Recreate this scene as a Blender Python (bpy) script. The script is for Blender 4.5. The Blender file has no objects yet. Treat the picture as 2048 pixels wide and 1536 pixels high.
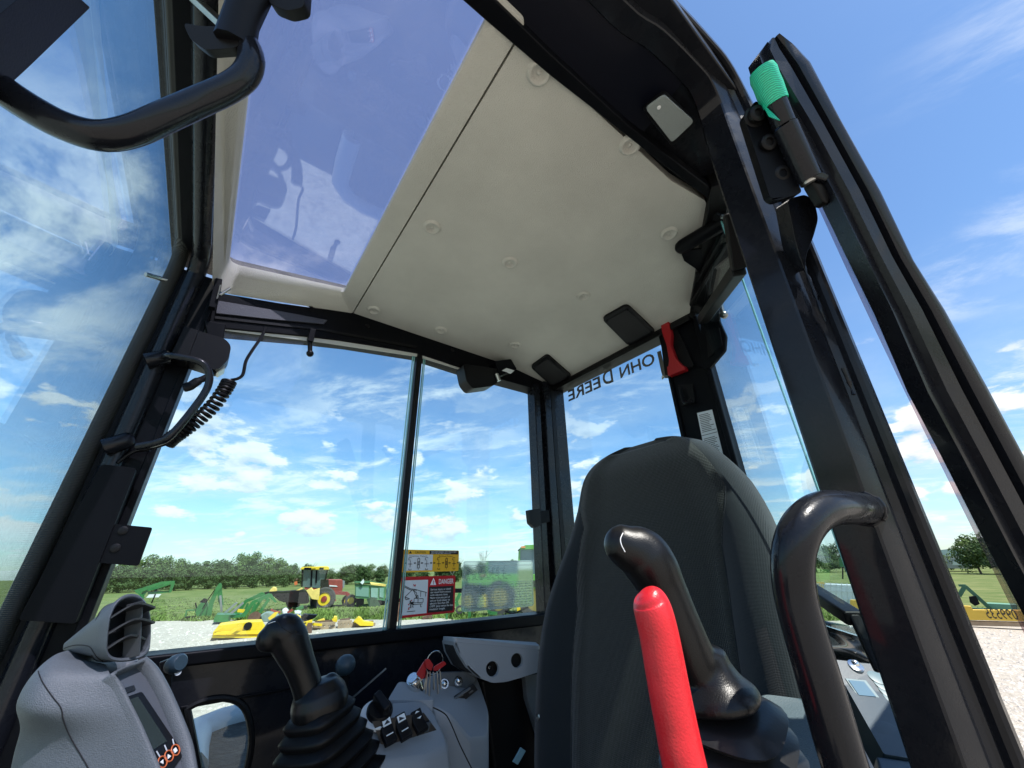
import bpy, bmesh, math, random
from mathutils import Vector, Matrix
from mathutils.geometry import tessellate_polygon
random.seed(7)
S = bpy.context.scene
COL = S.collection
R = math.radians
# ------------------------------------------------------------------ camera
# world frame: +X = towards the rear of the cab, +Y = towards the cab's right side, +Z up; lens at the origin
# (everything is lifted by LIFT at the very end so that the yard lies at z = 0)
LIFT = 2.2
FPX, CXP, CYP = 765.0, 1024.0, 768.0
_d1 = Vector((390-CXP, 1152-CYP, FPX)).normalized()
_xr = (FPX*FPX + (1152-CYP)*(1115-CYP))/(CXP-390)
_d2 = Vector((_xr, 1115-CYP, FPX)).normalized()
_up = _d2.cross(_d1)
if _up.y > 0: _up = -_up
ROT = Matrix((_d2, _d1, _up))            # camera axes (right, down, forward) -> world
def ray(px, py):
    return ROT @ Vector((px-CXP, py-CYP, FPX)).normalized()
def on(px, py, ax, val):
    r = ray(px, py); return r*(val/r[ax])
def PX(px, py, v): return on(px, py, 0, v)
def PY(px, py, v): return on(px, py, 1, v)
def PZ(px, py, v): return on(px, py, 2, v)
def PD(px, py, d):
    return ROT @ (Vector((px-CXP, py-CYP, FPX))*(d/FPX))
GZ = -LIFT
def PG(px, py): return on(px, py, 2, GZ)
cam_d = bpy.data.cameras.new('camera'); cam = bpy.data.objects.new('camera', cam_d); COL.objects.link(cam)
cam_d.sensor_width = 36.0; cam_d.lens = FPX/2048*36.0; cam_d.clip_start = 0.01; cam_d.clip_end = 6000
right, down, fwd = ROT.col[0], ROT.col[1], ROT.col[2]
cam.matrix_world = Matrix(((right.x, -down.x, -fwd.x, 0), (right.y, -down.y, -fwd.y, 0), (right.z, -down.z, -fwd.z, 0), (0, 0, 0, 1)))
S.camera = cam
# ------------------------------------------------------------------ sun, sky, exposure
SUN_EL, SUN_AZ = R(61.5), R(172)           # azimuth clockwise from +Y
sdir = Vector((math.sin(SUN_AZ)*math.cos(SUN_EL), math.cos(SUN_AZ)*math.cos(SUN_EL), math.sin(SUN_EL)))
sun_d = bpy.data.lights.new('sun', 'SUN'); sun = bpy.data.objects.new('sun', sun_d); COL.objects.link(sun)
sun_d.energy = 4.6; sun_d.angle = R(0.53); sun_d.color = (1.0, 0.955, 0.88)
sun.rotation_euler = (-sdir).to_track_quat('-Z', 'Y').to_euler(); sun.location = (0, -6, 12)
S.view_settings.view_transform = 'Standard'; S.view_settings.look = 'None'
S.view_settings.exposure = 0.88; S.view_settings.gamma = 1.0
SKY_STR = 0.102
W = bpy.data.worlds.new('World'); S.world = W; W.use_nodes = True
def build_world():
    nt = W.node_tree; N = nt.nodes; L = nt.links; N.clear()
    def n(t, **k):
        o = N.new(t)
        for a, b in k.items(): setattr(o, a, b)
        return o
    def math_(op, a, b=None, c=None, clamp=False):
        m = n('ShaderNodeMath', operation=op); m.use_clamp = clamp
        for i, v in enumerate((a, b, c)):
            if v is None: continue
            if isinstance(v, (int, float)): m.inputs[i].default_value = v
            else: L.new(v, m.inputs[i])
        return m.outputs[0]
    def smooth(v, a, b):
        m = n('ShaderNodeMapRange', interpolation_type='SMOOTHSTEP')
        L.new(v, m.inputs[0]); m.inputs[1].default_value = a; m.inputs[2].default_value = b
        return m.outputs[0]
    tc = n('ShaderNodeTexCoord'); sep = n('ShaderNodeSeparateXYZ'); L.new(tc.outputs['Generated'], sep.inputs[0])
    x, y, z = sep.outputs
    sky = n('ShaderNodeTexSky', sky_type='NISHITA'); sky.sun_disc = False
    sky.sun_elevation = SUN_EL; sky.sun_rotation = SUN_AZ; sky.air_density = 1.15; sky.dust_density = 0.6; sky.ozone_density = 3.2; sky.altitude = 300
    zc = math_('MAXIMUM', z, 0.0)
    inv = math_('DIVIDE', 1.0, math_('ADD', zc, 0.10))
    cx = math_('MULTIPLY', x, inv); cy = math_('MULTIPLY', y, inv)
    def noise(vec, scale, detail, rough, dist=0.0, lac=2.0):
        t = n('ShaderNodeTexNoise'); L.new(vec, t.inputs['Vector'])
        t.inputs['Scale'].default_value = scale; t.inputs['Detail'].default_value = detail
        t.inputs['Roughness'].default_value = rough; t.inputs['Distortion'].default_value = dist; t.inputs['Lacunarity'].default_value = lac
        return t.outputs['Fac']
    def comb(a, b, c):
        m = n('ShaderNodeCombineXYZ')
        for i, v in enumerate((a, b, c)):
            if isinstance(v, (int, float)): m.inputs[i].default_value = v
            else: L.new(v, m.inputs[i])
        return m.outputs[0]
    # thin, broken high layer (streaked along one wind direction)
    u = math_('ADD', math_('MULTIPLY', cx, 0.83), math_('MULTIPLY', cy, 0.55))
    v = math_('SUBTRACT', math_('MULTIPLY', cy, 0.83), math_('MULTIPLY', cx, 0.55))
    vec1 = comb(math_('MULTIPLY', u, 1.15), math_('MULTIPLY', v, 0.62), 3.7)
    n1 = noise(vec1, 2.6, 11.0, 0.66, 0.30)
    n2 = noise(comb(u, v, 11.3), 0.62, 3.0, 0.5)
    hi = math_('MULTIPLY', math_('MULTIPLY', smooth(n1, 0.46, 0.66), smooth(n2, 0.38, 0.55)), math_('SUBTRACT', 1.0, math_('MULTIPLY', smooth(z, 0.58, 0.76), 0.92)))
    # more veil towards the horizon
    veil = math_('MULTIPLY', smooth(noise(comb(cx, cy, 5.1), 1.3, 8.0, 0.6, 0.2), 0.36, 0.68), math_('SUBTRACT', 1.0, smooth(z, 0.05, 0.55)))
    # fair-weather cumulus low down: lumpy tops, flat bases
    zz = math_('MULTIPLY', z, 2.3)
    cvec = comb(x, y, zz)
    c1 = noise(cvec, 7.0, 11.0, 0.56, 0.0)
    cbase = noise(cvec, 3.0, 2.0, 0.5)
    cm = math_('ADD', math_('MULTIPLY', c1, 0.75), math_('MULTIPLY', cbase, 0.45))
    band = math_('MULTIPLY', smooth(z, 0.03, 0.09), math_('SUBTRACT', 1.0, smooth(z, 0.20, 0.44)))
    cu = math_('MULTIPLY', smooth(cm, 0.618, 0.665), band)
    # self shading of the cumulus: denser sample = darker underside
    cvec2 = comb(x, y, math_('ADD', zz, 0.045))
    c2 = math_('ADD', math_('MULTIPLY', noise(cvec2, 7.0, 11.0, 0.56, 0.0), 0.75), math_('MULTIPLY', noise(cvec2, 3.0, 2.0, 0.5), 0.45))
    shade = smooth(math_('SUBTRACT', c2, cm), -0.10, 0.10)
    ccol = n('ShaderNodeMix', data_type='RGBA'); L.new(shade, ccol.inputs[0])
    ccol.inputs[6].default_value = (6.6, 6.6, 6.6, 1); ccol.inputs[7].default_value = (4.0, 4.5, 5.1, 1)
    tint = n('ShaderNodeMix', data_type='RGBA', blend_type='MULTIPLY'); tint.inputs[0].default_value = 1.0
    L.new(sky.outputs[0], tint.inputs[6]); tint.inputs[7].default_value = (0.84, 1.0, 1.12, 1)
    mx0 = n('ShaderNodeMix', data_type='RGBA'); L.new(math_('MULTIPLY', veil, 0.38, clamp=True), mx0.inputs[0])
    L.new(tint.outputs[2], mx0.inputs[6]); mx0.inputs[7].default_value = (5.2, 5.8, 6.2, 1)
    mx1 = n('ShaderNodeMix', data_type='RGBA'); L.new(math_('MULTIPLY', hi, 0.70, clamp=True), mx1.inputs[0])
    L.new(mx0.outputs[2], mx1.inputs[6]); mx1.inputs[7].default_value = (6.2, 6.5, 6.7, 1)
    mx2 = n('ShaderNodeMix', data_type='RGBA'); L.new(math_('MULTIPLY', cu, 0.95, clamp=True), mx2.inputs[0])
    L.new(mx1.outputs[2], mx2.inputs[6]); L.new(ccol.outputs[2], mx2.inputs[7])
    bg = n('ShaderNodeBackground'); bg.inputs[1].default_value = SKY_STR; L.new(mx2.outputs[2], bg.inputs[0])
    out = n('ShaderNodeOutputWorld'); L.new(bg.outputs[0], out.inputs[0])
build_world()
S.render.engine = 'CYCLES'
S.cycles.max_bounces = 12; S.cycles.transparent_max_bounces = 24; S.cycles.glossy_bounces = 5; S.cycles.diffuse_bounces = 5
S.cycles.sample_clamp_indirect = 6.0; S.cycles.use_denoising = True
# ------------------------------------------------------------------ mesh helpers
def V(*a): return Vector(a[0]) if len(a) == 1 else Vector(a)
def wloc(o):
    l = Vector((0, 0, 0))
    while o is not None: l = l + o.location; o = o.parent
    return l
def catmull(pts, n=6):
    """smooth polyline through pts (Vectors, or tuples with extra values)"""
    P = [list(p) for p in pts]; out = []
    for i in range(len(P)-1):
        p0 = P[max(i-1, 0)]; p1 = P[i]; p2 = P[i+1]; p3 = P[min(i+2, len(P)-1)]
        for k in range(n):
            t = k/n
            out.append([0.5*((2*b)+(-a+c)*t+(2*a-5*b+4*c-d)*t*t+(-a+3*b-3*c+d)*t**3) for a, b, c, d in zip(p0, p1, p2, p3)])
    out.append(P[-1]); return out
def rpoly(pts, r, seg=4):
    """round the corners of a polygon of Vectors"""
    out = []; n = len(pts)
    rr = r if isinstance(r, (list, tuple)) else [r]*n
    for i in range(n):
        a, b, c = pts[i-1], pts[i], pts[(i+1) % n]
        da, dc = (a-b), (c-b)
        k = min(rr[i], da.length*.48, dc.length*.48)
        p, q = b+da.normalized()*k, b+dc.normalized()*k
        for s in range(seg+1):
            t = s/seg; out.append(p*(1-t)**2 + b*2*t*(1-t) + q*t*t)
    return out
class MB:
    def __init__(s): s.v = []; s.f = []
    def add(s, vs, fs):
        k = len(s.v); s.v += [Vector(p) for p in vs]; s.f += [tuple(i+k for i in f) for f in fs]; return s
    def box(s, a, b):
        x0, y0, z0 = a; x1, y1, z1 = b
        return s.add([(x0,y0,z0),(x1,y0,z0),(x1,y1,z0),(x0,y1,z0),(x0,y0,z1),(x1,y0,z1),(x1,y1,z1),(x0,y1,z1)],
              [(0,3,2,1),(4,5,6,7),(0,1,5,4),(1,2,6,5),(2,3,7,6),(3,0,4,7)])
    def obox(s, c, ax, ay, az):
        c, ax, ay, az = V(c), V(ax), V(ay), V(az)
        vs = [c+ax*i+ay*j+az*k for k in (-1,1) for (i,j) in ((-1,-1),(1,-1),(1,1),(-1,1))]
        return s.add(vs, [(0,3,2,1),(4,5,6,7),(0,1,5,4),(1,2,6,5),(2,3,7,6),(3,0,4,7)])
    def bar(s, a, b, w, h=None, up=(0,0,1)):
        a, b = V(a), V(b); h = w if h is None else h
        d = (b-a); l = d.length; d = d/l; u = V(up)
        if abs(u.dot(d)) > .97: u = V(1,0,0)
        sx = d.cross(u).normalized(); uz = sx.cross(d).normalized()
        return s.obox((a+b)/2, d*l/2, sx*w/2, uz*h/2)
    def prism(s, pts, off, holes=()):
        """flat polygon (with holes) given as Vectors, extruded by off"""
        off = V(off); loops = [list(map(Vector, pts))]+[list(map(Vector, h)) for h in holes]
        flat = [p for l in loops for p in l]; m = len(flat)
        tri = tessellate_polygon(loops) if (holes or len(pts) > 4) else None
        vs = flat+[p+off for p in flat]; fs = []
        if tri:
            for t in tri: fs.append(tuple(t)); fs.append(tuple(i+m for i in reversed(t)))
        else:
            fs.append(tuple(range(m))); fs.append(tuple(i+m for i in reversed(range(m))))
        k = 0
        for l in loops:
            c = len(l)
            for i in range(c):
                a, b = k+i, k+(i+1) % c; fs.append((a, a+m, b+m, b))
            k += c
        return s.add(vs, fs)
    def loft(s, rings, caps=True, closed=True):
        n = len(rings[0]); vs = [p for r in rings for p in r]; fs = []
        for i in range(len(rings)-1):
            for j in range(n if closed else n-1):
                a = i*n+j; b = i*n+(j+1) % n; fs.append((a, b, b+n, a+n))
        if caps and closed:
            fs.append(tuple(reversed(range(n)))); fs.append(tuple(range((len(rings)-1)*n, len(rings)*n)))
        return s.add(vs, fs)
    def tube(s, path, r, n=12, caps=True, squash=1.0, up=None, round_end=False):
        P = [Vector(p[:3]) for p in path]; m = len(P)
        rad = [r]*m if isinstance(r, (int, float)) else list(r)
        T = []
        for i in range(m):
            d = P[min(i+1, m-1)]-P[max(i-1, 0)]; T.append(d.normalized())
        u = V(up) if up is not None else (V(0,0,1) if abs(T[0].z) < .9 else V(1,0,0))
        u = (u-T[0]*u.dot(T[0])).normalized(); rings = []
        for i in range(m):
            u = (u-T[i]*u.dot(T[i])).normalized(); w = T[i].cross(u)
            rings.append((P[i], u.copy(), w, rad[i], T[i]))
        if round_end:
            def cap(P0, u, w, rr, t, sg):
                return [(P0+t*sg*rr*math.sin(a), u, w, rr*math.cos(a), t) for a in (R(35), R(62), R(82))]
            a = rings[0]; b = rings[-1]
            rings = list(reversed(cap(*a, -1)))+rings+cap(*b, 1)
        out = []
        for (p, u, w, rr, t) in rings:
            out.append([p+(u*math.cos(2*math.pi*k/n)+w*math.sin(2*math.pi*k/n)*squash)*rr for k in range(n)])
        return s.loft(out, caps)
    def lathe(s, prof, org, axis, n=20, up=None, sq=None, caps=True):
        """prof: (radius, height) along axis; sq: superellipse exponent for squarish sections"""
        o, a = V(org), V(axis).normalized()
        u = V(up) if up is not None else (V(0,0,1) if abs(a.z) < .9 else V(1,0,0))
        u = (u-a*u.dot(a)).normalized(); w = a.cross(u); rings = []
        for r, h in prof:
            ring = []
            for k in range(n):
                t = 2*math.pi*k/n; c, d = math.cos(t), math.sin(t); q = 1.0
                if sq: q = (abs(c)**sq+abs(d)**sq)**(-1/sq)
                ring.append(o+a*h+(u*c+w*d)*r*q)
            rings.append(ring)
        return s.loft(rings, caps)
    def ball(s, c, r, n=16, sc=(1,1,1)):
        m = n//2; rings = []
        for i in range(1, m):
            t = math.pi*i/m
            rings.append([V(c)+V(math.sin(t)*math.cos(2*math.pi*k/n)*r*sc[0], math.sin(t)*math.sin(2*math.pi*k/n)*r*sc[1], -math.cos(t)*r*sc[2]) for k in range(n)])
        return s.loft(rings)
    def build(s, name, mat, parent=None, smooth=False, bevel=0, seg=2, sub=0, org=None, ang=35, kind=None):
        me = bpy.data.meshes.new(name)
        base = wloc(parent) if parent is not None else Vector((0, 0, 0))
        loc = V(org)-base if org is not None else Vector((0, 0, 0))
        me.from_pydata([tuple(p-base-loc) for p in s.v], [], s.f)
        bm = bmesh.new(); bm.from_mesh(me); bmesh.ops.recalc_face_normals(bm, faces=bm.faces); bm.to_mesh(me); bm.free()
        me.materials.append(mat)
        o = bpy.data.objects.new(name, me); COL.objects.link(o); o.parent = parent; o.location = loc
        if sub:
            md = o.modifiers.new('sub', 'SUBSURF'); md.levels = sub; md.render_levels = sub; smooth = True; ang = 180
        if bevel:
            md = o.modifiers.new('bev', 'BEVEL'); md.width = bevel; md.segments = seg; md.limit_method = 'ANGLE'; md.angle_limit = R(30); md.harden_normals = True; smooth = True
            me.polygons.foreach_set('use_smooth', [True]*len(me.polygons))
        elif smooth:
            me.polygons.foreach_set('use_smooth', [True]*len(me.polygons))
            if ang < 180: me.set_sharp_from_angle(angle=R(ang))
        if kind: o['kind'] = kind
        return o
def empty(name, loc, label=None, cat=None, group=None):
    o = bpy.data.objects.new(name, None); COL.objects.link(o); o.location = loc; o.empty_display_size = .1
    if label: tag(o, label, cat, group)
    return o
def tag(o, label=None, cat=None, group=None, kind=None):
    if label: o['label'] = label
    if cat: o['category'] = cat
    if group: o['group'] = group
    if kind: o['kind'] = kind
    return o
def link_copy(src, parent, world):
    c = src.copy(); COL.objects.link(c); c.parent = parent; c.location = V(world)-(wloc(parent) if parent else Vector((0,0,0))); return c
def text_part(name, body, org, ux, uy, size, mat, parent, align='LEFT', lift=0.0005, spacing=1.0, bold=0.0, fit=None):
    """lettering as a mesh lying in the plane (ux, uy) at org; fit = width to squeeze into"""
    cu = bpy.data.curves.new(name, 'FONT'); cu.body = body; cu.size = 1.0; cu.align_x = align; cu.space_character = spacing; cu.offset = bold; cu.resolution_u = 3
    t = bpy.data.objects.new(name, cu); COL.objects.link(t)
    dg = bpy.context.evaluated_depsgraph_get(); me = bpy.data.meshes.new_from_object(t.evaluated_get(dg))
    bpy.data.objects.remove(t); bpy.data.curves.remove(cu)
    ux, uy = V(ux).normalized(), V(uy).normalized(); nrm = ux.cross(uy); base = wloc(parent)
    sx = size
    if fit and len(me.vertices):
        xs = [v.co.x for v in me.vertices]; w = max(xs)-min(xs)
        if w > 0: sx = fit/w
    for v in me.vertices: v.co = V(org)+ux*v.co.x*sx+uy*v.co.y*size+nrm*lift-base
    me.materials.clear(); me.materials.append(mat); me.name = name
    o = bpy.data.objects.new(name, me); COL.objects.link(o); o.parent = parent; return o
# ------------------------------------------------------------------ materials
def mat(name, col, rough=.5, metal=0.0, var=0.0, vscale=8.0, bump=0.0, bscale=200.0, coat=0.0, spec=0.5, bdist=0.002, rvar=0.0, col2=None, sheen=0.0, trans=0.0, big=0.0, bigscale=5.0):
    m = bpy.data.materials.new(name); m.use_nodes = True; nt = m.node_tree; b = nt.nodes['Principled BSDF']; L = nt.links
    b.inputs['Base Color'].default_value = (*col, 1); b.inputs['Roughness'].default_value = rough; b.inputs['Metallic'].default_value = metal
    b.inputs['Specular IOR Level'].default_value = spec; b.inputs['Coat Weight'].default_value = coat; b.inputs['Coat Roughness'].default_value = .08
    if sheen: b.inputs['Sheen Weight'].default_value = sheen
    if var or bump or rvar or big:
        tc = nt.nodes.new('ShaderNodeTexCoord')
    if var or rvar:
        t = nt.nodes.new('ShaderNodeTexNoise'); L.new(tc.outputs['Object'], t.inputs['Vector']); t.inputs['Scale'].default_value = vscale; t.inputs['Detail'].default_value = 7; t.inputs['Roughness'].default_value = .6
    if var:
        mr = nt.nodes.new('ShaderNodeMapRange'); L.new(t.outputs['Fac'], mr.inputs[0]); mr.inputs[1].default_value = .3; mr.inputs[2].default_value = .7
        mx = nt.nodes.new('ShaderNodeMix'); mx.data_type = 'RGBA'; L.new(mr.outputs[0], mx.inputs[0])
        c2 = col2 or tuple(c*(1-var) for c in col); mx.inputs[6].default_value = (*c2, 1); mx.inputs[7].default_value = (*(col if col2 else tuple(min(1, c*(1+var)) for c in col)), 1)
        L.new(mx.outputs[2], b.inputs['Base Color'])
    if big and var:
        t3 = nt.nodes.new('ShaderNodeTexNoise'); L.new(tc.outputs['Object'], t3.inputs['Vector']); t3.inputs['Scale'].default_value = bigscale; t3.inputs['Detail'].default_value = 5; t3.inputs['Roughness'].default_value = .6
        m3 = nt.nodes.new('ShaderNodeMapRange'); L.new(t3.outputs['Fac'], m3.inputs[0]); m3.inputs[1].default_value = .3; m3.inputs[2].default_value = .7; m3.inputs[3].default_value = 1-big; m3.inputs[4].default_value = 1+big*.6
        x3 = nt.nodes.new('ShaderNodeMix'); x3.data_type = 'RGBA'; x3.blend_type = 'MULTIPLY'; x3.inputs[0].default_value = 1; L.new(mx.outputs[2], x3.inputs[6]); L.new(m3.outputs[0], x3.inputs[7]); L.new(x3.outputs[2], b.inputs['Base Color'])
    if rvar:
        mr = nt.nodes.new('ShaderNodeMapRange'); L.new(t.outputs['Fac'], mr.inputs[0]); mr.inputs[1].default_value = .35; mr.inputs[2].default_value = .65
        mr.inputs[3].default_value = max(.02, rough-rvar); mr.inputs[4].default_value = rough+rvar; L.new(mr.outputs[0], b.inputs['Roughness'])
    if bump:
        t2 = nt.nodes.new('ShaderNodeTexNoise'); L.new(tc.outputs['Object'], t2.inputs['Vector']); t2.inputs['Scale'].default_value = bscale; t2.inputs['Detail'].default_value = 3
        bp = nt.nodes.new('ShaderNodeBump'); bp.inputs['Strength'].default_value = bump; bp.inputs['Distance'].default_value = bdist
        L.new(t2.outputs['Fac'], bp.inputs['Height']); L.new(bp.outputs[0], b.inputs['Normal'])
    return m
def glass(name, tint, refl=(1, 1, 1), smear=0.0, f0=0.028, even=0.0):
    """thin pane: tinted transmission plus a Schlick mirror term, same from both sides"""
    m = bpy.data.materials.new(name); m.use_nodes = True; nt = m.node_tree; N = nt.nodes; L = nt.links; N.clear()
    geo = N.new('ShaderNodeNewGeometry'); dp = N.new('ShaderNodeVectorMath'); dp.operation = 'DOT_PRODUCT'
    L.new(geo.outputs['Incoming'], dp.inputs[0]); L.new(geo.outputs['Normal'], dp.inputs[1])
    def M(op, a, b=None):
        q = N.new('ShaderNodeMath'); q.operation = op
        for i, v in enumerate((a, b)):
            if v is None: continue
            if isinstance(v, (int, float)): q.inputs[i].default_value = v
            else: L.new(v, q.inputs[i])
        return q.outputs[0]
    c = M('SUBTRACT', 1.0, M('ABSOLUTE', dp.outputs['Value'])); fr = M('ADD', f0, M('MULTIPLY', M('POWER', c, 5.0), 1-f0))
    tr = N.new('ShaderNodeBsdfTransparent'); tr.inputs[0].default_value = (*tint, 1)
    gl = N.new('ShaderNodeBsdfAnisotropic') if False else N.new('ShaderNodeBsdfGlossy'); gl.inputs['Roughness'].default_value = 0.0; gl.inputs['Color'].default_value = (*refl, 1)
    mx = N.new('ShaderNodeMixShader'); L.new(fr, mx.inputs[0]); L.new(tr.outputs[0], mx.inputs[1]); L.new(gl.outputs[0], mx.inputs[2])
    last = mx
    if smear:
        tc = N.new('ShaderNodeTexCoord'); t = N.new('ShaderNodeTexNoise'); L.new(tc.outputs['Object'], t.inputs['Vector']); t.inputs['Scale'].default_value = 9; t.inputs['Detail'].default_value = 9; t.inputs['Roughness'].default_value = .7
        mr = N.new('ShaderNodeMapRange'); L.new(t.outputs['Fac'], mr.inputs[0]); mr.inputs[1].default_value = .42; mr.inputs[2].default_value = .75; mr.inputs[3].default_value = smear*even; mr.inputs[4].default_value = smear
        df = N.new('ShaderNodeBsdfDiffuse'); df.inputs[0].default_value = (.6, .58, .55, 1); tl = N.new('ShaderNodeBsdfTranslucent'); tl.inputs[0].default_value = (.6, .58, .55, 1)
        ad = N.new('ShaderNodeMixShader'); ad.inputs[0].default_value = .5; L.new(df.outputs[0], ad.inputs[1]); L.new(tl.outputs[0], ad.inputs[2])
        m2 = N.new('ShaderNodeMixShader'); L.new(mr.outputs[0], m2.inputs[0]); L.new(mx.outputs[0], m2.inputs[1]); L.new(ad.outputs[0], m2.inputs[2]); last = m2
    out = N.new('ShaderNodeOutputMaterial'); L.new(last.outputs[0], out.inputs[0]); return m
M_ = {}
M_['paint'] = mat('black_paint', (.008, .009, .012), .28, coat=.28, spec=.14, bump=.32, bscale=380, bdist=.0007, rvar=.10, vscale=24)
M_['satin'] = mat('satin_black_paint', (.003, .0035, .005), .42, spec=.09, bump=.25, bscale=520, bdist=.0006, rvar=.06, vscale=10)
M_['navy'] = mat('inner_frame_paint', (.004, .005, .010), .38, coat=.04, spec=.1, bump=.3, bscale=480, bdist=.0006)
M_['rubber'] = mat('black_rubber', (.005, .005, .0055), .44, spec=.2, bump=.25, bscale=300, bdist=.0008)
M_['plastic'] = mat('black_plastic', (.0045, .0045, .0055), .38, spec=.17, bump=.5, bscale=900, bdist=.0004)
M_['grip'] = mat('grained_black_grip', (.005, .005, .0055), .33, spec=.3, bump=.45, bscale=620, bdist=.0006)
M_['liner'] = mat('headliner_foam', (.54, .53, .475), .92, var=.06, vscale=900, bump=1.0, bscale=480, bdist=.0018, spec=.15, big=.10, bigscale=4.5)
M_['grey'] = mat('grey_console_plastic', (.100, .112, .120), .5, var=.10, vscale=500, bump=.9, bscale=650, bdist=.0009, big=.12, bigscale=14)
M_['grey_lt'] = mat('light_grey_console_plastic', (.25, .275, .30), .5, var=.04, vscale=700, bump=.5, bscale=820, bdist=.0006)
M_['bluegrey'] = mat('blue_grey_panel_plastic', (.022, .042, .058), .42, var=.05, vscale=600, bump=.5, bscale=800, bdist=.0005)
M_['red'] = mat('red_plastic', (.56, .012, .020), .42, bump=.5, bscale=460, bdist=.0009, var=.06, vscale=30, rvar=.1, big=.14, bigscale=22)
M_['dkred'] = mat('dark_red_plastic', (.33, .008, .012), .4, bump=.3, bscale=400, bdist=.0006)
M_['chrome'] = mat('bright_metal', (.72, .72, .70), .16, 1.0)
M_['steel'] = mat('brushed_steel', (.42, .42, .40), .32, 1.0, var=.1, vscale=60)
M_['zinc'] = mat('yellow_zinc', (.50, .40, .16), .35, .9, var=.15, vscale=40)
M_['black'] = mat('dull_black', (.006, .006, .007), .8)
M_['white'] = mat('white_print', (.78, .78, .78), .45)
M_['label'] = mat('label_white', (.62, .66, .68), .4)
M_['yprint'] = mat('yellow_print', (.75, .42, .02), .4)
M_['redprint'] = mat('red_print', (.45, .008, .015), .4)
M_['ink'] = mat('black_ink', (.008, .008, .009), .45)
M_['inkgrey'] = mat('grey_ink', (.09, .09, .085), .5)
M_['orange'] = mat('orange_ring', (.55, .13, .04), .4)
M_['lens'] = mat('lamp_lens', (.27, .30, .29), .22, bump=.9, bscale=300, bdist=.0015)
M_['screen'] = mat('display_screen', (.022, .028, .022), .2, spec=.3)
M_['display'] = mat('blue_display', (.10, .17, .23), .15, spec=.3)
M_['glassw'] = glass('window_glass', (.885, .975, .985))
M_['glassf'] = glass('windshield_glass', (.86, .965, .985), f0=.032)
M_['glassr'] = glass('sunroof_glass', (.86, .87, .98), refl=(.95, .95, 1.0), smear=.075, f0=.14, even=.75)
M_['glassd'] = glass('door_glass', (.90, .945, .955), smear=.04)
M_['edge'] = mat('glass_edge', (.20, .45, .44), .2, coat=.3)
def tape_mat():
    m = mat('green_mesh_tape', (.01, .34, .17), .35); nt = m.node_tree; b = nt.nodes['Principled BSDF']
    tc = nt.nodes.new('ShaderNodeTexCoord'); w = nt.nodes.new('ShaderNodeTexWave'); w.bands_direction = 'Z'; w.inputs['Scale'].default_value = 120; w.inputs['Distortion'].default_value = 4
    nt.links.new(tc.outputs['Object'], w.inputs['Vector']); mx = nt.nodes.new('ShaderNodeMix'); mx.data_type = 'RGBA'
    nt.links.new(w.outputs['Fac'], mx.inputs[0]); mx.inputs[6].default_value = (.004, .30, .17, 1); mx.inputs[7].default_value = (.03, .75, .42, 1)
    nt.links.new(mx.outputs[2], b.inputs['Base Color']); b.inputs['Transmission Weight'].default_value = .1; return m
M_['tape'] = tape_mat()
def fabric(name, c1, c2, scale, strength):
    m = bpy.data.materials.new(name); m.use_nodes = True; nt = m.node_tree; b = nt.nodes['Principled BSDF']; L = nt.links
    tc = nt.nodes.new('ShaderNodeTexCoord'); sp = nt.nodes.new('ShaderNodeSeparateXYZ'); L.new(tc.outputs['Object'], sp.inputs[0])
    def M(op, a, b=None):
        q = nt.nodes.new('ShaderNodeMath'); q.operation = op
        for i, v in enumerate((a, b)):
            if v is None: continue
            if isinstance(v, (int, float)): q.inputs[i].default_value = v
            else: L.new(v, q.inputs[i])
        return q.outputs[0]
    # staggered dots woven into the cloth
    u = M('MULTIPLY', sp.outputs[1], scale); v = M('MULTIPLY', sp.outputs[2], scale)
    h = M('MULTIPLY', M('SINE', M('ADD', u, v)), M('SINE', M('SUBTRACT', u, v)))
    t = nt.nodes.new('ShaderNodeTexNoise'); L.new(tc.outputs['Object'], t.inputs['Vector']); t.inputs['Scale'].default_value = 900; t.inputs['Detail'].default_value = 3
    hh = M('ADD', M('MULTIPLY', h, .5), M('MULTIPLY', t.outputs['Fac'], .7))
    bp = nt.nodes.new('ShaderNodeBump'); bp.inputs['Strength'].default_value = strength; bp.inputs['Distance'].default_value = .0015; L.new(hh, bp.inputs['Height']); L.new(bp.outputs[0], b.inputs['Normal'])
    mr = nt.nodes.new('ShaderNodeMapRange'); L.new(h, mr.inputs[0]); mr.inputs[1].default_value = -.6; mr.inputs[2].default_value = .8
    mx = nt.nodes.new('ShaderNodeMix'); mx.data_type = 'RGBA'; L.new(mr.outputs[0], mx.inputs[0]); mx.inputs[6].default_value = (*c1, 1); mx.inputs[7].default_value = (*c2, 1)
    L.new(mx.outputs[2], b.inputs['Base Color']); b.inputs['Roughness'].default_value = .85; b.inputs['Sheen Weight'].default_value = .25; b.inputs['Specular IOR Level'].default_value = .2
    return m
M_['cloth'] = fabric('seat_insert_cloth', (.013, .0155, .014), (.026, .030, .027), 900, .9)
M_['cloth_dk'] = fabric('seat_bolster_cloth', (.0065, .010, .0125), (.011, .0155, .019), 1500, .4)
# ================================================================== the excavator: cab shell
EX = empty('excavator', (0.5, 0.7, GZ), 'black framed excavator cab seen from inside, glazed all round', 'excavator')
P, SA, NV, RU = M_['paint'], M_['satin'], M_['navy'], M_['rubber']
HZ = 0.85                                                     # headliner height above the lens
fw = ROT.col[2].copy()                                        # viewing direction, used only to thicken small plates
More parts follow.
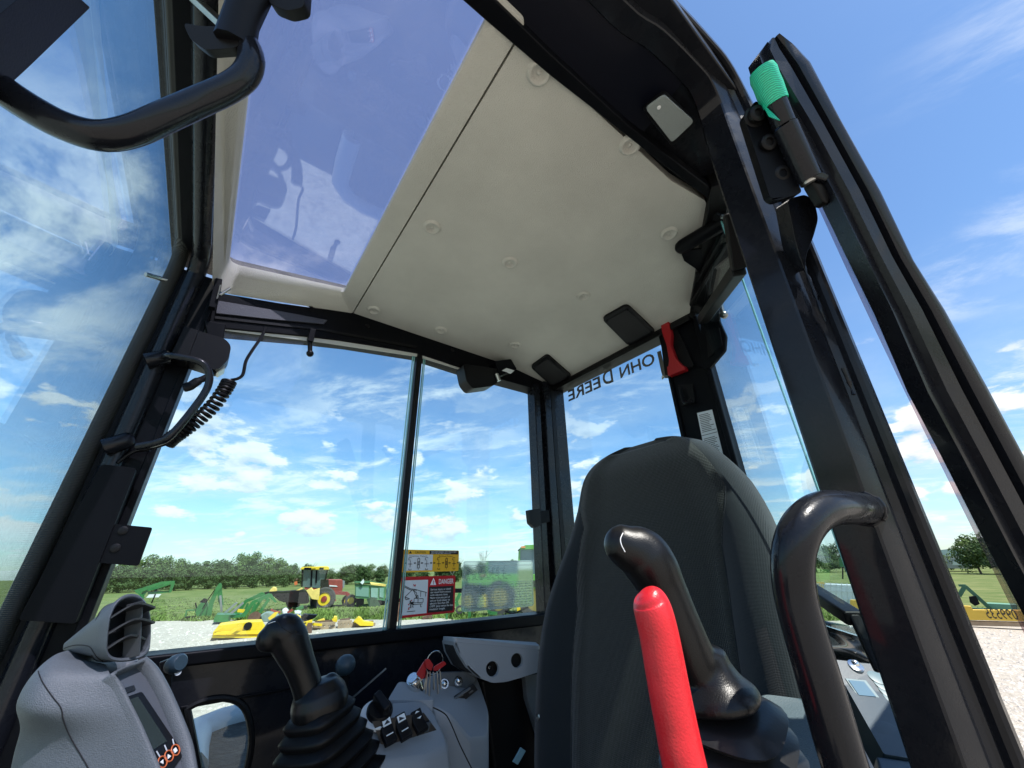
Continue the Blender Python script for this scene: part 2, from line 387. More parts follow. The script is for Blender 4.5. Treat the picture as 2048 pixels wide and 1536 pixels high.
# --- headliner
o1, o2 = PY(424, 583, 1.25), PY(709, 624, 1.25)
outer = rpoly([o1, V(.224, o2.y, HZ-.002), V(.224, .235, HZ), V(-.206, .235, HZ)], [.05, .006, .01, .01], 6)
ia, ib = PZ(455, 535, HZ), PZ(688, 585, HZ)
inner_c = [ia, ib, V(.167, .262, HZ), V(-.150, .262, HZ)]
inner = rpoly(inner_c, [.035, .012, .02, .02], 6)
lip = [p+V(0, 0, .018) for p in inner]
b = MB(); midr = [a.lerp(c, .80)+V(0, 0, -.006) for a, c in zip(outer, inner)]
b.loft([[p+V(0, 0, .03) for p in outer], outer, midr, inner, lip], caps=False)
sun_panel = b.build('sunroof_surround', M_['liner'], EX, smooth=True, ang=50)
sl = lambda x, y: V(x, y, HZ-.13*(x-.958))
lp = [[V(.2285, 1.262, HZ), V(.2285, .262, HZ)], [V(.70, 1.28, HZ), V(.70, .262, HZ)], [V(.82, 1.29, HZ), V(.82, .243, HZ)], [V(.950, 1.31, HZ), V(.950, .27, HZ)], [V(.966, 1.31, HZ-.0015), V(.966, .28, HZ-.0015)], [sl(1.06, 1.31), sl(1.06, .36)], [sl(1.215, 1.31), sl(1.215, .52)]]
b = MB().loft([[a, c, c+V(0, 0, .03), a+V(0, 0, .03)] for a, c in lp])
liner = b.build('headliner', M_['liner'], EX, smooth=True, ang=30)
fast = None
for p in ((1078,145),(1260,290),(1338,467),(864,454),(1020,525),(1167,592),(748,620),(882,660),(1030,690)):
    c = PZ(*p, HZ)
    if fast is None:
        k = MB().lathe([(.026, -.001), (.023, .0012), (.0205, .0058), (.0185, .0066), (.016, .0058), (.0125, .0008), (.0045, .0004), (.003, .0028), (.0004, .0028)], c, (0, 0, -1), 20)
        fast = k.build('trim_fastener', M_['liner'], liner, smooth=True, ang=60, org=c)
    else: link_copy(fast, liner, c)
# --- roof sheet with the sunroof opening, and its glass
grow = lambda pts, g: [p+(p-sum(pts, Vector())/len(pts)).normalized()*g for p in pts]
hole = [V(p.x, p.y, .885) for p in grow(inner, .05)]
b = MB().prism([V(-.30, .07, .885), V(.70, .07, .885), V(.80, .13, .885), V(1.28, .47, .885), V(1.28, 1.36, .885), V(-.30, 1.36, .885)], (0, 0, .035), [hole])
b.build('roof', P, EX, bevel=.004)
g = [V(p.x, p.y, HZ+.018) for p in grow(inner, .03)]
sg = MB().prism(g, (0, 0, .005)).build('sunroof_pane', M_['glassr'], EX)
b = MB()
for i in range(len(inner)):
    a, c = inner[i], inner[(i+1) % len(inner)]
    b.add([a+V(0,0,.0165), c+V(0,0,.0165), grow([c], 0)[0]+V(0,0,.0175), a+V(0,0,.0175)], [(0,1,2,3)])
# --- front header, windshield seal and right A pillar
cor = [V(-.262, .02, .862), V(-.262, 1.17, .862), V(-.262, 1.225, .845), V(-.262, 1.25, .79), V(-.262, 1.25, -.75)]
path = [V(-.262, .02, .862), V(-.262, .6, .862)]+[V(p) for p in catmull([V(-.262, 1.17, .862), V(-.262, 1.215, .85), V(-.262, 1.238, .82), V(-.262, 1.245, .78)], 4)]+[V(-.262, 1.245, .3), V(-.262, 1.245, -.8)]
def rib_mat():
    m = mat('ribbed_seal_rubber', (.02, .022, .02), .45); nt = m.node_tree; bs = nt.nodes['Principled BSDF']
    tc = nt.nodes.new('ShaderNodeTexCoord'); w = nt.nodes.new('ShaderNodeTexWave'); w.bands_direction = 'Z'; w.inputs['Scale'].default_value = 95; nt.links.new(tc.outputs['Object'], w.inputs['Vector'])
    bp = nt.nodes.new('ShaderNodeBump'); bp.inputs['Strength'].default_value = .7; bp.inputs['Distance'].default_value = .002; nt.links.new(w.outputs['Fac'], bp.inputs['Height']); nt.links.new(bp.outputs[0], bs.inputs['Normal']); return m
M_['rib'] = rib_mat()
MB().tube(path, .0165, 12, squash=1.1).build('windshield_seal', M_['rib'], EX, smooth=True, ang=60)
off = lambda dx, dy, dz: [p+V(dx, dy if p.z < .84 else dy*.5, dz if p.z > .8 else 0) for p in path]
MB().tube(off(.046, .0, -.008), .023, 12).build('front_frame_tube', P, EX, smooth=True, ang=60)
MB().box((-.262, .03, .845), (-.208, 1.30, .884)).box((-.216, .03, .832), (-.209, 1.24, .845)).box((-.226, .03, .838), (-.221, 1.24, .845)).build('windshield_header', SA, EX, bevel=.003)
MB().box((-.258, 1.24, -.95), (-.150, 1.30, .80)).box((-.165, 1.235, -.95), (-.150, 1.24, .78)).build('front_pillar', SA, EX, bevel=.004)
MB().prism(rpoly([PY(203, 928, 1.195), PY(273, 937, 1.195), PY(150, 1248, 1.195), PY(36, 1240, 1.195)], .006), (0, .045, 0)).build('pillar_cover', SA, EX, bevel=.004)
flag = MB().prism(rpoly([PY(220, 1047, 1.20), PY(305, 1055, 1.20), PY(277, 1132, 1.20), PY(186, 1125, 1.20)], .004), (0, .006, 0)).build('bracket_plate', SA, EX, bevel=.002)
for p in ((246, 1061), (231, 1096)):
    MB().lathe([(.0085, 0), (.0085, .002), (.006, .003), (.0005, .003)], PY(*p, 1.20), (0, -1, 0), 14).build('bolt_head', RU, flag, smooth=True)
MB().tube([PD(291, 549, 1.02), PD(345, 564, 1.08)], .0065, 12).build('stop_pin', M_['chrome'], EX, smooth=True, ang=50)
# windshield pane (front of the cab), with the stile of its lifting frame
MB().box((-.279, .40, -.35), (-.274, 1.24, .86)).build('windshield_pane', M_['glassf'], EX)
MB().prism(rpoly([PX(-160, 60, -.283), PX(40, -90, -.283), PX(132, -12, -.283), PX(0, 104, -.283), PX(-120, 205, -.283)], .004), (.02, 0, 0)).build('windshield_stile', RU, EX, bevel=.006, seg=3)
# --- right side: upper rail, sill, lower wall, window panes, divider
rail_u = [(400, 578), (424, 583), (560, 606), (640, 617), (709, 624), (800, 655), (900, 688), (1000, 723), (1100, 770)]
rail_l = [(1100, 792), (1068, 777), (940, 741), (835, 706), (700, 683), (620, 673), (455, 657), (390, 652)]
rail = MB().prism([PY(*p, 1.25) for p in rail_u+rail_l], (0, .07, 0)).build('side_rail', SA, EX, bevel=.003)
MB().prism([PY(p[0], p[1], 1.243) for p in ((436, 601), (560, 622), (655, 640), (648, 648), (540, 638), (432, 626))], (0, .006, 0)).build('rail_plate', mat('dusty_rail_plate', (.035, .037, .05), .5, bump=.3, bscale=500), rail, bevel=.001)
MB().prism([PY(p[0], p[1], 1.246) for p in ((430, 632), (640, 656), (835, 692), (832, 696), (638, 660), (430, 637))], (0, .004, 0)).build('rail_groove_bead', RU, rail)
al = mat('pale_strip', (.45, .46, .44), .5)
MB().prism([PY(p[0], p[1], 1.256) for p in ((450, 651), (640, 676), (835, 706), (940, 738), (940, 745), (835, 713), (640, 684), (450, 660))], (0, .004, 0)).build('pale_rail_strip', al, rail)  # pale strip under the rail along the window top
for p in ((622, 612), (735, 652), (905, 700)):
    MB().lathe([(.008, 0), (.007, .003), (.0005, .0035)], PY(*p, 1.25), (0, -1, 0), 12).build('screw_head', RU, rail, smooth=True)
sill = MB().prism([PY(p[0], p[1], 1.235) for p in ((215, 1321), (1100, 1226), (1100, 1250), (215, 1352))], (0, .085, 0)).build('window_sill', SA, EX, bevel=.006, seg=3)
hole_px = ((374, 1417), (402, 1403), (440, 1396), (474, 1402), (494, 1424), (503, 1470), (498, 1520), (480, 1572), (440, 1598), (404, 1560), (388, 1490))
hole = [V(p[:3]) for p in catmull([PY(*p, 1.252) for p in hole_px+(hole_px[0],)], 3)][:-1]
wall = MB().prism([PY(p[0], p[1], 1.252) for p in ((200, 1340), (1100, 1236), (1100, 1640), (700, 1680), (300, 1740), (160, 1740))], (0, .03, 0), [hole]).build('side_wall_panel', P, EX, bevel=.0)
MB().tube(hole+hole[:2], .007, 8, caps=False).build('quarter_window_gasket', RU, EX, smooth=True)
MB().prism([PY(p[0], p[1], 1.272) for p in ((366, 1390), (515, 1390), (515, 1610), (380, 1610))], (0, .004, 0)).build('quarter_window_pane', M_['glassw'], EX)
# shallow pressed rib along the inside wall
MB().bar(PY(360, 1436-20, 1.250), PY(700, 1355, 1.250), .006, .006).build('wall_rib', SA, EX, bevel=.002)
MB().box((-.2, 1.265, -.21), (.512, 1.270, .79)).build('side_window_pane', M_['glassw'], EX)
MB().box((.484, 1.279, -.21), (1.10, 1.284, .79)).build('side_window_pane', M_['glassw'], EX)
MB().box((.486, 1.253, -.19), (.508, 1.290, .80)).build('window_divider', RU, EX, bevel=.002)
MB().box((.4695, 1.2575, -.18), (.4725, 1.2635, .79)).box((.477, 1.2575, -.18), (.479, 1.2635, .79)).build('glass_edge_strip', M_['edge'], EX)
MB().box((.5145, 1.2575, -.18), (.5175, 1.2635, .79)).box((.521, 1.2575, -.18), (.5225, 1.2635, .79)).build('glass_edge_strip', M_['edge'], EX)
# --- rear: corner posts, header, pane
MB().box((1.072, 1.245, -.9), (1.105, 1.30, .80)).box((1.125, 1.235, -.9), (1.165, 1.31, .82)).box((1.105, 1.262, -.9), (1.235, 1.33, .86)).box((1.19, 1.240, -.9), (1.26, 1.262, .84)).build('rear_corner_post', P, EX, bevel=.004)
MB().box((1.168, 1.238, -.9), (1.19, 1.258, .83)).build('rear_window_gasket', RU, EX, bevel=.003)
MB().box((1.198, .50, .796), (1.27, 1.30, .884)).box((1.19, .52, .788), (1.2, 1.24, .81)).build('rear_header', RU, EX, bevel=.003)
MB().box((1.25, .60, -.45), (1.255, 1.30, .83)).build('rear_window_pane', M_['glassw'], EX)
MB().box((1.235, .62, -.9), (1.27, 1.30, -.36)).build('rear_wall_panel', SA, EX)
rp = MB().box((1.215, .515, -.9), (1.262, .648, .86)).box((1.20, .498, -.9), (1.245, .515, .80)).box((1.205, .642, -.9), (1.232, .655, .80)).build('rear_post', SA, EX, bevel=.004)
hp = MB().prism(rpoly([PX(p[0], p[1], 1.195) for p in ((1400, 600), (1430, 585), (1437, 590), (1438, 640), (1452, 672), (1450, 700), (1418, 738), (1402, 735))], .006, 3), (.012, 0, 0)).build('hinge_plate', SA, EX, bevel=.002)
MB().prism(rpoly([PX(p[0], p[1], 1.186) for p in ((1412, 660), (1438, 655), (1444, 690), (1416, 715))], .004, 3), (.006, 0, 0)).build('hinge_pad', M_['plastic'], hp, bevel=.001)
MB().tube([PX(1437, 590, 1.22), PX(1443, 618, 1.22), PX(1448, 632, 1.22)], .008, 10).ball(PX(1448, 630, 1.22), .013, 12).build('window_catch', M_['steel'], hp, smooth=True, ang=50)
# chamfered left rear corner: quarter pane between rear post and door pillar
qa, qb = V(1.225, .50, 0), V(.82, .195, 0); qn = V(qb.y-qa.y, -(qb.x-qa.x), 0).normalized()
def onq(px, py, d=0.0):
    r = ray(px, py); return r*((qa.dot(qn)+d)/r.dot(qn))
MB().prism([V(qa.x, qa.y, -.11), V(qb.x, qb.y, -.11), V(qb.x, qb.y, .84), V(qa.x, qa.y, .84)], qn*.005).build('rear_quarter_pane', M_['glassw'], EX)
e1, e2 = onq(1477, 540), onq(1640, 985); ex = (e1+e2)/2
MB().bar(V(ex.x, ex.y, -.11), V(ex.x, ex.y, .81), .003, .007).build('glass_edge_strip', M_['edge'], EX)
MB().bar(onq(1560, 1140), onq(1712, 1238), .03, .022).bar(onq(1706, 1228), onq(1762, 1345), .016, .012).build('quarter_window_frame', RU, EX, bevel=.004)
MB().bar(onq(1462, 425, .03), onq(1478, 538, .02), .03, .03).bar(onq(1478, 538, .02), onq(1405, 640, .02), .03, .03).bar(V(1.225, .505, .84), V(.80, .19, .86), .05, .05).build('quarter_window_frame', RU, EX, bevel=.004)
# folded bracket under the rear left corner of the headliner
bk = MB().tube([PZ(1365, 493, .838), PZ(1452, 442, .815)], .021, 14, round_end=True).build('roof_brace', SA, EX, smooth=True, ang=50)
MB().prism([PZ(p[0], p[1], .822) for p in ((1361, 503), (1403, 498), (1409, 533), (1402, 545), (1368, 522))], (0, 0, .006)).build('brace_web', SA, bk, bevel=.001)
MB().bar(PZ(1454, 455, .815), PZ(1398, 560, .82), .018, .018).bar(PZ(1462, 470, .80), PZ(1384, 606, .805), .012, .012).bar(PZ(1398, 545, .82), PZ(1385, 610, .81), .02, .012).build('brace_strut', RU, bk, bevel=.003)
MB().bar(PZ(1428, 432, .82), PZ(1446, 438, .815), .018, .01).build('brace_clip', M_['plastic'], bk, bevel=.001)
MB().bar(PZ(1442, 433, .808), PZ(1460, 437, .806), .008).build('brace_bolt', M_['steel'], bk, bevel=.001)
# --- door side: pillar and header are one swept section, turning the corner at the top
Tc, Bc = PZ(1437, 188, .875), PX(1929, 1524, .72)
def lin(a, c, z): t = (z-a.z)/(c.z-a.z); return a.lerp(c, t)
H1, H2, H3 = PZ(1400, 130, .880), PZ(1330, 60, .874), PZ(1250, 0, .872)
keys = [(lin(Tc, Bc, -1.0), 0), (lin(Tc, Bc, -.6), 0), (lin(Tc, Bc, -.2), 0), (lin(Tc, Bc, .2), 0), (lin(Tc, Bc, .5), 0), (lin(Tc, Bc, .68), 0), (lin(Tc, Bc, .79), .08), (lin(Tc, Bc, .85), .3), (PZ(1424, 160, .874), .6), (H1, .85), (H2, 1), (H3, 1), (V(.1, .122, .872), 1), (V(-.32, .13, .872), 1)]
prof = [(.065, -.052), (.003, -.050), (.0, -.047), (.0, -.003), (.002, .0), (.026, .0135), (.029, .0142), (.034, .0148), (.038, .019), (.042, .023), (.046, .024), (.044, .030), (.044, .036), (.047, .040), (.058, .041), (.090, .014)]
rings = []
for (x, y, z, k) in catmull([(*p, k) for p, k in keys], 4):
    k = max(0, min(1, k)); sa = V(1-k, 0, k).normalized(); wide = 1.0-.25*k
    rings.append([V(x, y, z)+sa*s_+V(0, -1, 0)*t_*wide for s_, t_ in prof])
MB().loft(rings).build('door_frame', P, EX, smooth=True, ang=18)
# lumpy weld runs along the pillar
def weld(a, c, n):
    pts = []
    for k in range(n):
        t = k/(n-1); py = a[1]+(c[1]-a[1])*t; px = a[0]+(c[0]-a[0])*t; ref = None
        for zz in range(-60, 90):
            q = lin(Tc, Bc, zz/100); r = ray(px, py); q = q+V(.024, -.0215, 0)
            pr = q.dot(ROT.col[1])/q.dot(ROT.col[2])*FPX+CYP
            if ref is None or abs(pr-py) < ref[0]: ref = (abs(pr-py), q)
        pts.append(ref[1]+V(random.gauss(0, .0012), -.001, 0))
    MB().tube(pts, [.001+.0024*abs(math.sin(k*1.9))*(1 if 0 < k < n-1 else .2) for k in range(n)], 8).build('weld_run', P, EX, smooth=True)
weld((1532, 500), (1612, 640), 15); weld((1690, 735), (1702, 792), 8)
ys = [(*lin(Tc, Bc, .80), ), (H1.x, H1.y, .880), (H2.x, H2.y, .874), (H3.x, H3.y, .872), (0.0, .125, .872), (-.32, .13, .872)]
# inner header panel from the door lip to the headliner
ring = []
for (x, y, z) in catmull(ys[1:], 3):
    ring.append([V(x, y+.030, z+.004), V(x+.01, .255, .860), V(x+.01, .255, .905), V(x, y+.03, z+.04)])
pan = MB().loft(ring).build('header_panel', NV, EX, smooth=True, ang=40)
MB().prism([V(-.32, .235, .842), V(-.32, .278, .842), V(.16, .272, .842), (PZ(1100, 152, .842)), PZ(1180, 214, .842), PZ(1345, 345, .842), PZ(1432, 410, .842), PZ(1445, 395, .842), PZ(1421, 376, .842), PZ(1254, 248, .842), PZ(1100, 107, .842)], (0, 0, .03)).build('headliner_retainer', SA, EX, bevel=.003)
# gussets closing the pillar to the rear of the headliner
MB().prism([V(.72, .15, .884), V(.95, .22, .884), V(1.25, .5, .884), V(1.25, .40, .884), V(.95, .15, .884)], (0, 0, -.02)).build('roof_corner_plate', SA, EX)
# --- hinge: fixed leaf with three bolts, barrel, moving leaf
zc = lambda p, z: lin(Tc, Bc, z)+V(*p)
dH = .60
leaf = MB().prism(rpoly([PD(p[0], p[1], dH+(p[1]-200)*-.0001) for p in ((1488, 232), (1512, 200), (1530, 215), (1605, 385), (1552, 402), (1540, 395))], .006, 3), fw*.014).build('hinge_leaf', SA, EX, bevel=.001)
for p in ((1508, 235), (1530, 292), (1556, 354)):
    MB().lathe([(.0165, 0), (.0165, .002), (.0125, .003), (.0125, .0105), (.0105, .012), (.0065, .012), (.0055, .0085), (.0004, .0085)], PD(*p, dH-.004), -fw, 18).build('hinge_bolt', RU, leaf, smooth=True, ang=40)
br = [PD(1528, 152, .58), PD(1570, 255, .58), PD(1618, 360, .58)]
MB().tube([br[0], br[0].lerp(br[1], .97)], .0155, 18).build('hinge_barrel', P, EX, smooth=True, ang=50)
MB().tube([br[0].lerp(br[1], 1.0), br[2]], .017, 18).build('hinge_barrel', P, EX, smooth=True, ang=50)
MB().lathe([(.0125, -.002), (.0125, .004), (.010, .006), (.0004, .006)], br[2], br[2]-br[1], 14).build('hinge_pin', M_['steel'], EX, smooth=True)
tp = [br[0].lerp(br[1], t) for t in (-.12, -.02, .12, .28, .42, .55)]
MB().tube(tp, [.0165, .0185, .0178, .0182, .0176, .0172], 18).prism([br[0].lerp(br[1], .5)+p for p in (V(-.014, .012, 0), V(.0, .01, .0), V(-.004, .004, -.045), V(-.01, .012, -.03))], fw*.0012).build('mesh_tape', M_['tape'], EX, smooth=True, ang=50)
MB().prism(rpoly([PD(p[0], p[1], .625) for p in ((1575, 398), (1612, 388), (1630, 405), (1637, 438), (1627, 474), (1613, 508), (1610, 545), (1590, 480))], .008, 3), fw*.03).build('hinge_gusset', P, EX, bevel=.006, seg=3)
# --- grab handles of the cab
hpx = [(1752, 1022, .60), (1738, 1018, .52), (1700, 1015, .455), (1655, 1016, .425), (1622, 1033, .410), (1597, 1068, .398), (1585, 1120, .392), (1590, 1189, .388), (1611, 1270, .378), (1635, 1350, .368), (1676, 1490, .354), (1720, 1630, .342), (1760, 1760, .34)]
MB().tube([V(p) for p in catmull([PD(*p) for p in hpx], 5)], .019, 20).build('door_grab_handle', P, EX, smooth=True, ang=80)
hd = (PD(1700, 1015, .455)-PD(1738, 1018, .52)).normalized(); hu = hd.orthogonal().normalized(); hv_ = hd.cross(hu); cw_ = PD(1729, 1018, .50)
MB().tube([cw_+(hu*math.cos(t)+hv_*math.sin(t))*(.0195+.0006*math.sin(7*t)) for t in [k*2*math.pi/28 for k in range(29)]], [.0026+.0008*math.sin(k*2.3) for k in range(29)], 8, caps=False).build('handle_weld', P, EX, smooth=True)
hp2 = [PY(255, 715, 1.215), PY(330, 712, 1.20), PY(345, 712, 1.17), PY(395, 722, 1.155), PY(415, 738, 1.155), PY(418, 765, 1.155), PY(400, 800, 1.155), PY(345, 868, 1.155), PY(315, 885, 1.17), PY(275, 893, 1.19), PY(240, 890, 1.215)]
hg = MB().tube([V(p) for p in catmull(hp2[1:10], 4)], .0085, 12).build('pillar_grab_handle', P, EX, smooth=True, ang=80)
for p in ((322, 716), (244, 884)):
    MB().lathe([(.0195, -.03), (.0195, .012), (.015, .018), (.009, .022)], PY(*p, 1.215), PY(20, 5, 1)-PY(0, 0, 1), 14).build('handle_boss', P, hg, smooth=True, ang=50)
# lifting handle of the windshield, close to the lens
tl = [(-70, 120, .36), (0, 176, .37), (70, 222, .375), (140, 257, .38), (205, 272, .385), (265, 262, .395), (330, 234, .41), (400, 203, .43), (455, 178, .445), (490, 152, .455), (503, 122, .46), (497, 95, .465), (482, 70, .47)]
wh = MB().tube([V(p) for p in catmull([PD(*p) for p in tl], 4)], .0142, 18).build('windshield_lift_handle', P, EX, smooth=True, ang=80)
MB().tube([PD(470, 88, .455), PD(482, 40, .46), PD(515, -40, .47)], [.021, .019, .021], 10, squash=.7).build('handle_stem', M_['plastic'], wh, smooth=True, ang=50)
MB().prism(rpoly([PD(p[0], p[1], .45) for p in ((366, 45), (400, 52), (478, 52), (492, 78), (470, 96), (410, 100), (380, 78))], .006, 3), fw*.012).build('latch_paddle', M_['plastic'], wh, bevel=.005, seg=3)
MB().prism(rpoly([PD(p[0], p[1], .47) for p in ((520, -40), (612, -40), (608, 14), (575, 22), (540, 8))], .006, 3), fw*.015).build('latch_knob', M_['plastic'], wh, bevel=.005, seg=3)
MB().bar(PD(383, -8, .62), PD(462, 66, .62), .012).build('slide_rod', M_['steel'], wh, bevel=.002)
# --- hidden lower body so that the cab stands on something: floor, walls, deck, tracks
MB().box((-.30, .08, -.98), (1.28, 1.36, -.94)).build('cab_floor', M_['rubber'], EX)
MB().box((-.30, 1.285, -.95), (1.28, 1.33, -.42)).box((-.30, .40, -.95), (-.27, 1.33, -.36)).build('lower_wall', SA, EX)
body_y = mat('machine_deck_paint', (.02, .021, .022), .45, var=.1, vscale=6)
MB().box((-.45, .0, -1.22), (2.3, 2.35, -.99)).box((1.34, .05, -.99), (2.25, 2.3, -.62)).build('upper_deck', body_y, EX, bevel=.02)
dk = [PZ(372, 1560, -.46), PZ(380, 1510, -.46), PZ(392, 1480, -.46)+V(0, .02, 0), V(.20, 1.93, -.46), V(.30, 1.955, -.46), V(.45, 1.94, -.46)]
dirt = mat('dirty_deck_plate', (.055, .047, .038), .9, var=.4, vscale=26, bump=.9, bscale=60, bdist=.01)
MB().prism([V(.10, 1.37, -.46)]+dk+[V(.75, 1.86, -.46), V(1.28, 1.82, -.46), V(1.28, 1.37, -.46)], (0, 0, -.5)).build('tank_cover', dirt, EX)
MB().tube([p+V(-.004, .045, -.008) for p in dk], .052, 12).build('cover_rim', mat('pale_rim_paint', (.42, .44, .45), .4), EX, smooth=True, ang=80)
MB().prism(rpoly([V(-1.0, .12, -2.19), V(1.9, .12, -2.19), V(2.1, .12, -1.85), V(1.9, .12, -1.55), V(-1.0, .12, -1.55), V(-1.2, .12, -1.85)], .12, 3), (0, .4, 0)).build('track', RU, EX)
MB().prism(rpoly([V(-1.0, 1.75, -2.19), V(1.9, 1.75, -2.19), V(2.1, 1.75, -1.85), V(1.9, 1.75, -1.55), V(-1.0, 1.75, -1.55), V(-1.2, 1.75, -1.85)], .12, 3), (0, .4, 0)).build('track', RU, EX)
MB().box((0, .5, -1.9), (1, 1.8, -1.2)).build('undercarriage_frame', SA, EX)
# ================================================================== the open door, swung back beside the cab
DO = empty('cab_door', PX(1990, 792, .62)*1.0, 'open black framed glass cab door at the right edge', 'door')
sw = [(1554, 75), (1586, 94), (1618, 128), (1676, 239), (1758, 386), (1823, 523), (1885, 621), (1970, 775), (2048, 922), (2160, 1130), (2330, 1440)]   # outer edge of the stile
sn = [(1538, 79), (1520, 104), (1532, 142), (1605, 258), (1672, 384), (1732, 505), (1789, 621), (1860, 785), (1930, 915), (2042, 1130), (2210, 1440)]   # inner edge
dz = [.605, .604, .595, .58, .565, .55, .545, .53, .515, .49, .46]
rg = []
for (a, c, d) in catmull([(*sw[i], dz[i]) for i in range(11)], 3) and [(sw[i], sn[i], dz[i]) for i in range(11)]:
    A, C = PD(*a, d), PD(*c, d-.006); w = (C-A)
    rg.append([A+fw*.02, A+w*.02-fw*.004, A+w*.14-fw*.008, A+w*.30-fw*.004, A+w*.33+fw*.006, A+w*.42+fw*.006, A+w*.45-fw*.002, A+w*.72-fw*.002, A+w*.78+fw*.006, A+w*.98+fw*.004, C+fw*.03, A+fw*.06])
MB().loft(rg).build('door_stile', P, DO, smooth=True, ang=50)
# glass sheet standing proud of the stile towards the pillar; its edge catches the light
ge = [(1622, 372), (1650, 425), (1705, 545), (1752, 645), (1812, 770), (1878, 905), (1950, 1050), (2032, 1215), (2140, 1440)]
gd = [.60, .595, .585, .58, .57, .56, .545, .53, .51]
gi = [(1690, 372), (1718, 425), (1775, 545), (1820, 645), (1880, 770), (1950, 905), (2030, 1050), (2115, 1215), (2230, 1440)]
gl = MB().loft([[PD(*a, d), PD(*c, d), PD(*c, d+.005), PD(*a, d+.005)] for a, c, d in zip(ge, gi, gd)]).build('door_pane', M_['glassd'], DO)
MB().loft([[PD(a[0]-9, a[1], d-.001), PD(a[0]+9, a[1], d-.001), PD(a[0]+9, a[1], d+.003), PD(a[0]-9, a[1], d+.003)] for a, d in zip(ge, gd)]).build('glass_edge_strip', glass('door_glass_edge', (.80, .72, .74), smear=.25, f0=.10), DO)
MB().prism([PD(p[0], p[1], .566) for p in ((1548, 165), (1566, 170), (1640, 340), (1662, 350), (1655, 362), (1622, 352))], fw*.012).build('hinge_leaf', P, DO, bevel=.003)
MB().prism([PD(p[0], p[1], .572) for p in ((1622, 360), (1648, 365), (1662, 388), (1660, 408), (1648, 404))], fw*.02).build('hinge_stop', RU, DO, bevel=.004)
# rest of the door, edge-on behind the stile
A, C = PD(1990, 800, .56), PD(2080, 1000, .54)
dv = V(1, -.012, 0)
MB().prism([PD(1840, 575, .56), PD(2040, 920, .53), PD(2040, 920, .53)+dv*.65, PD(1840, 575, .56)+dv*.65], V(0, .012, 0)).build('door_leaf', SA, DO)
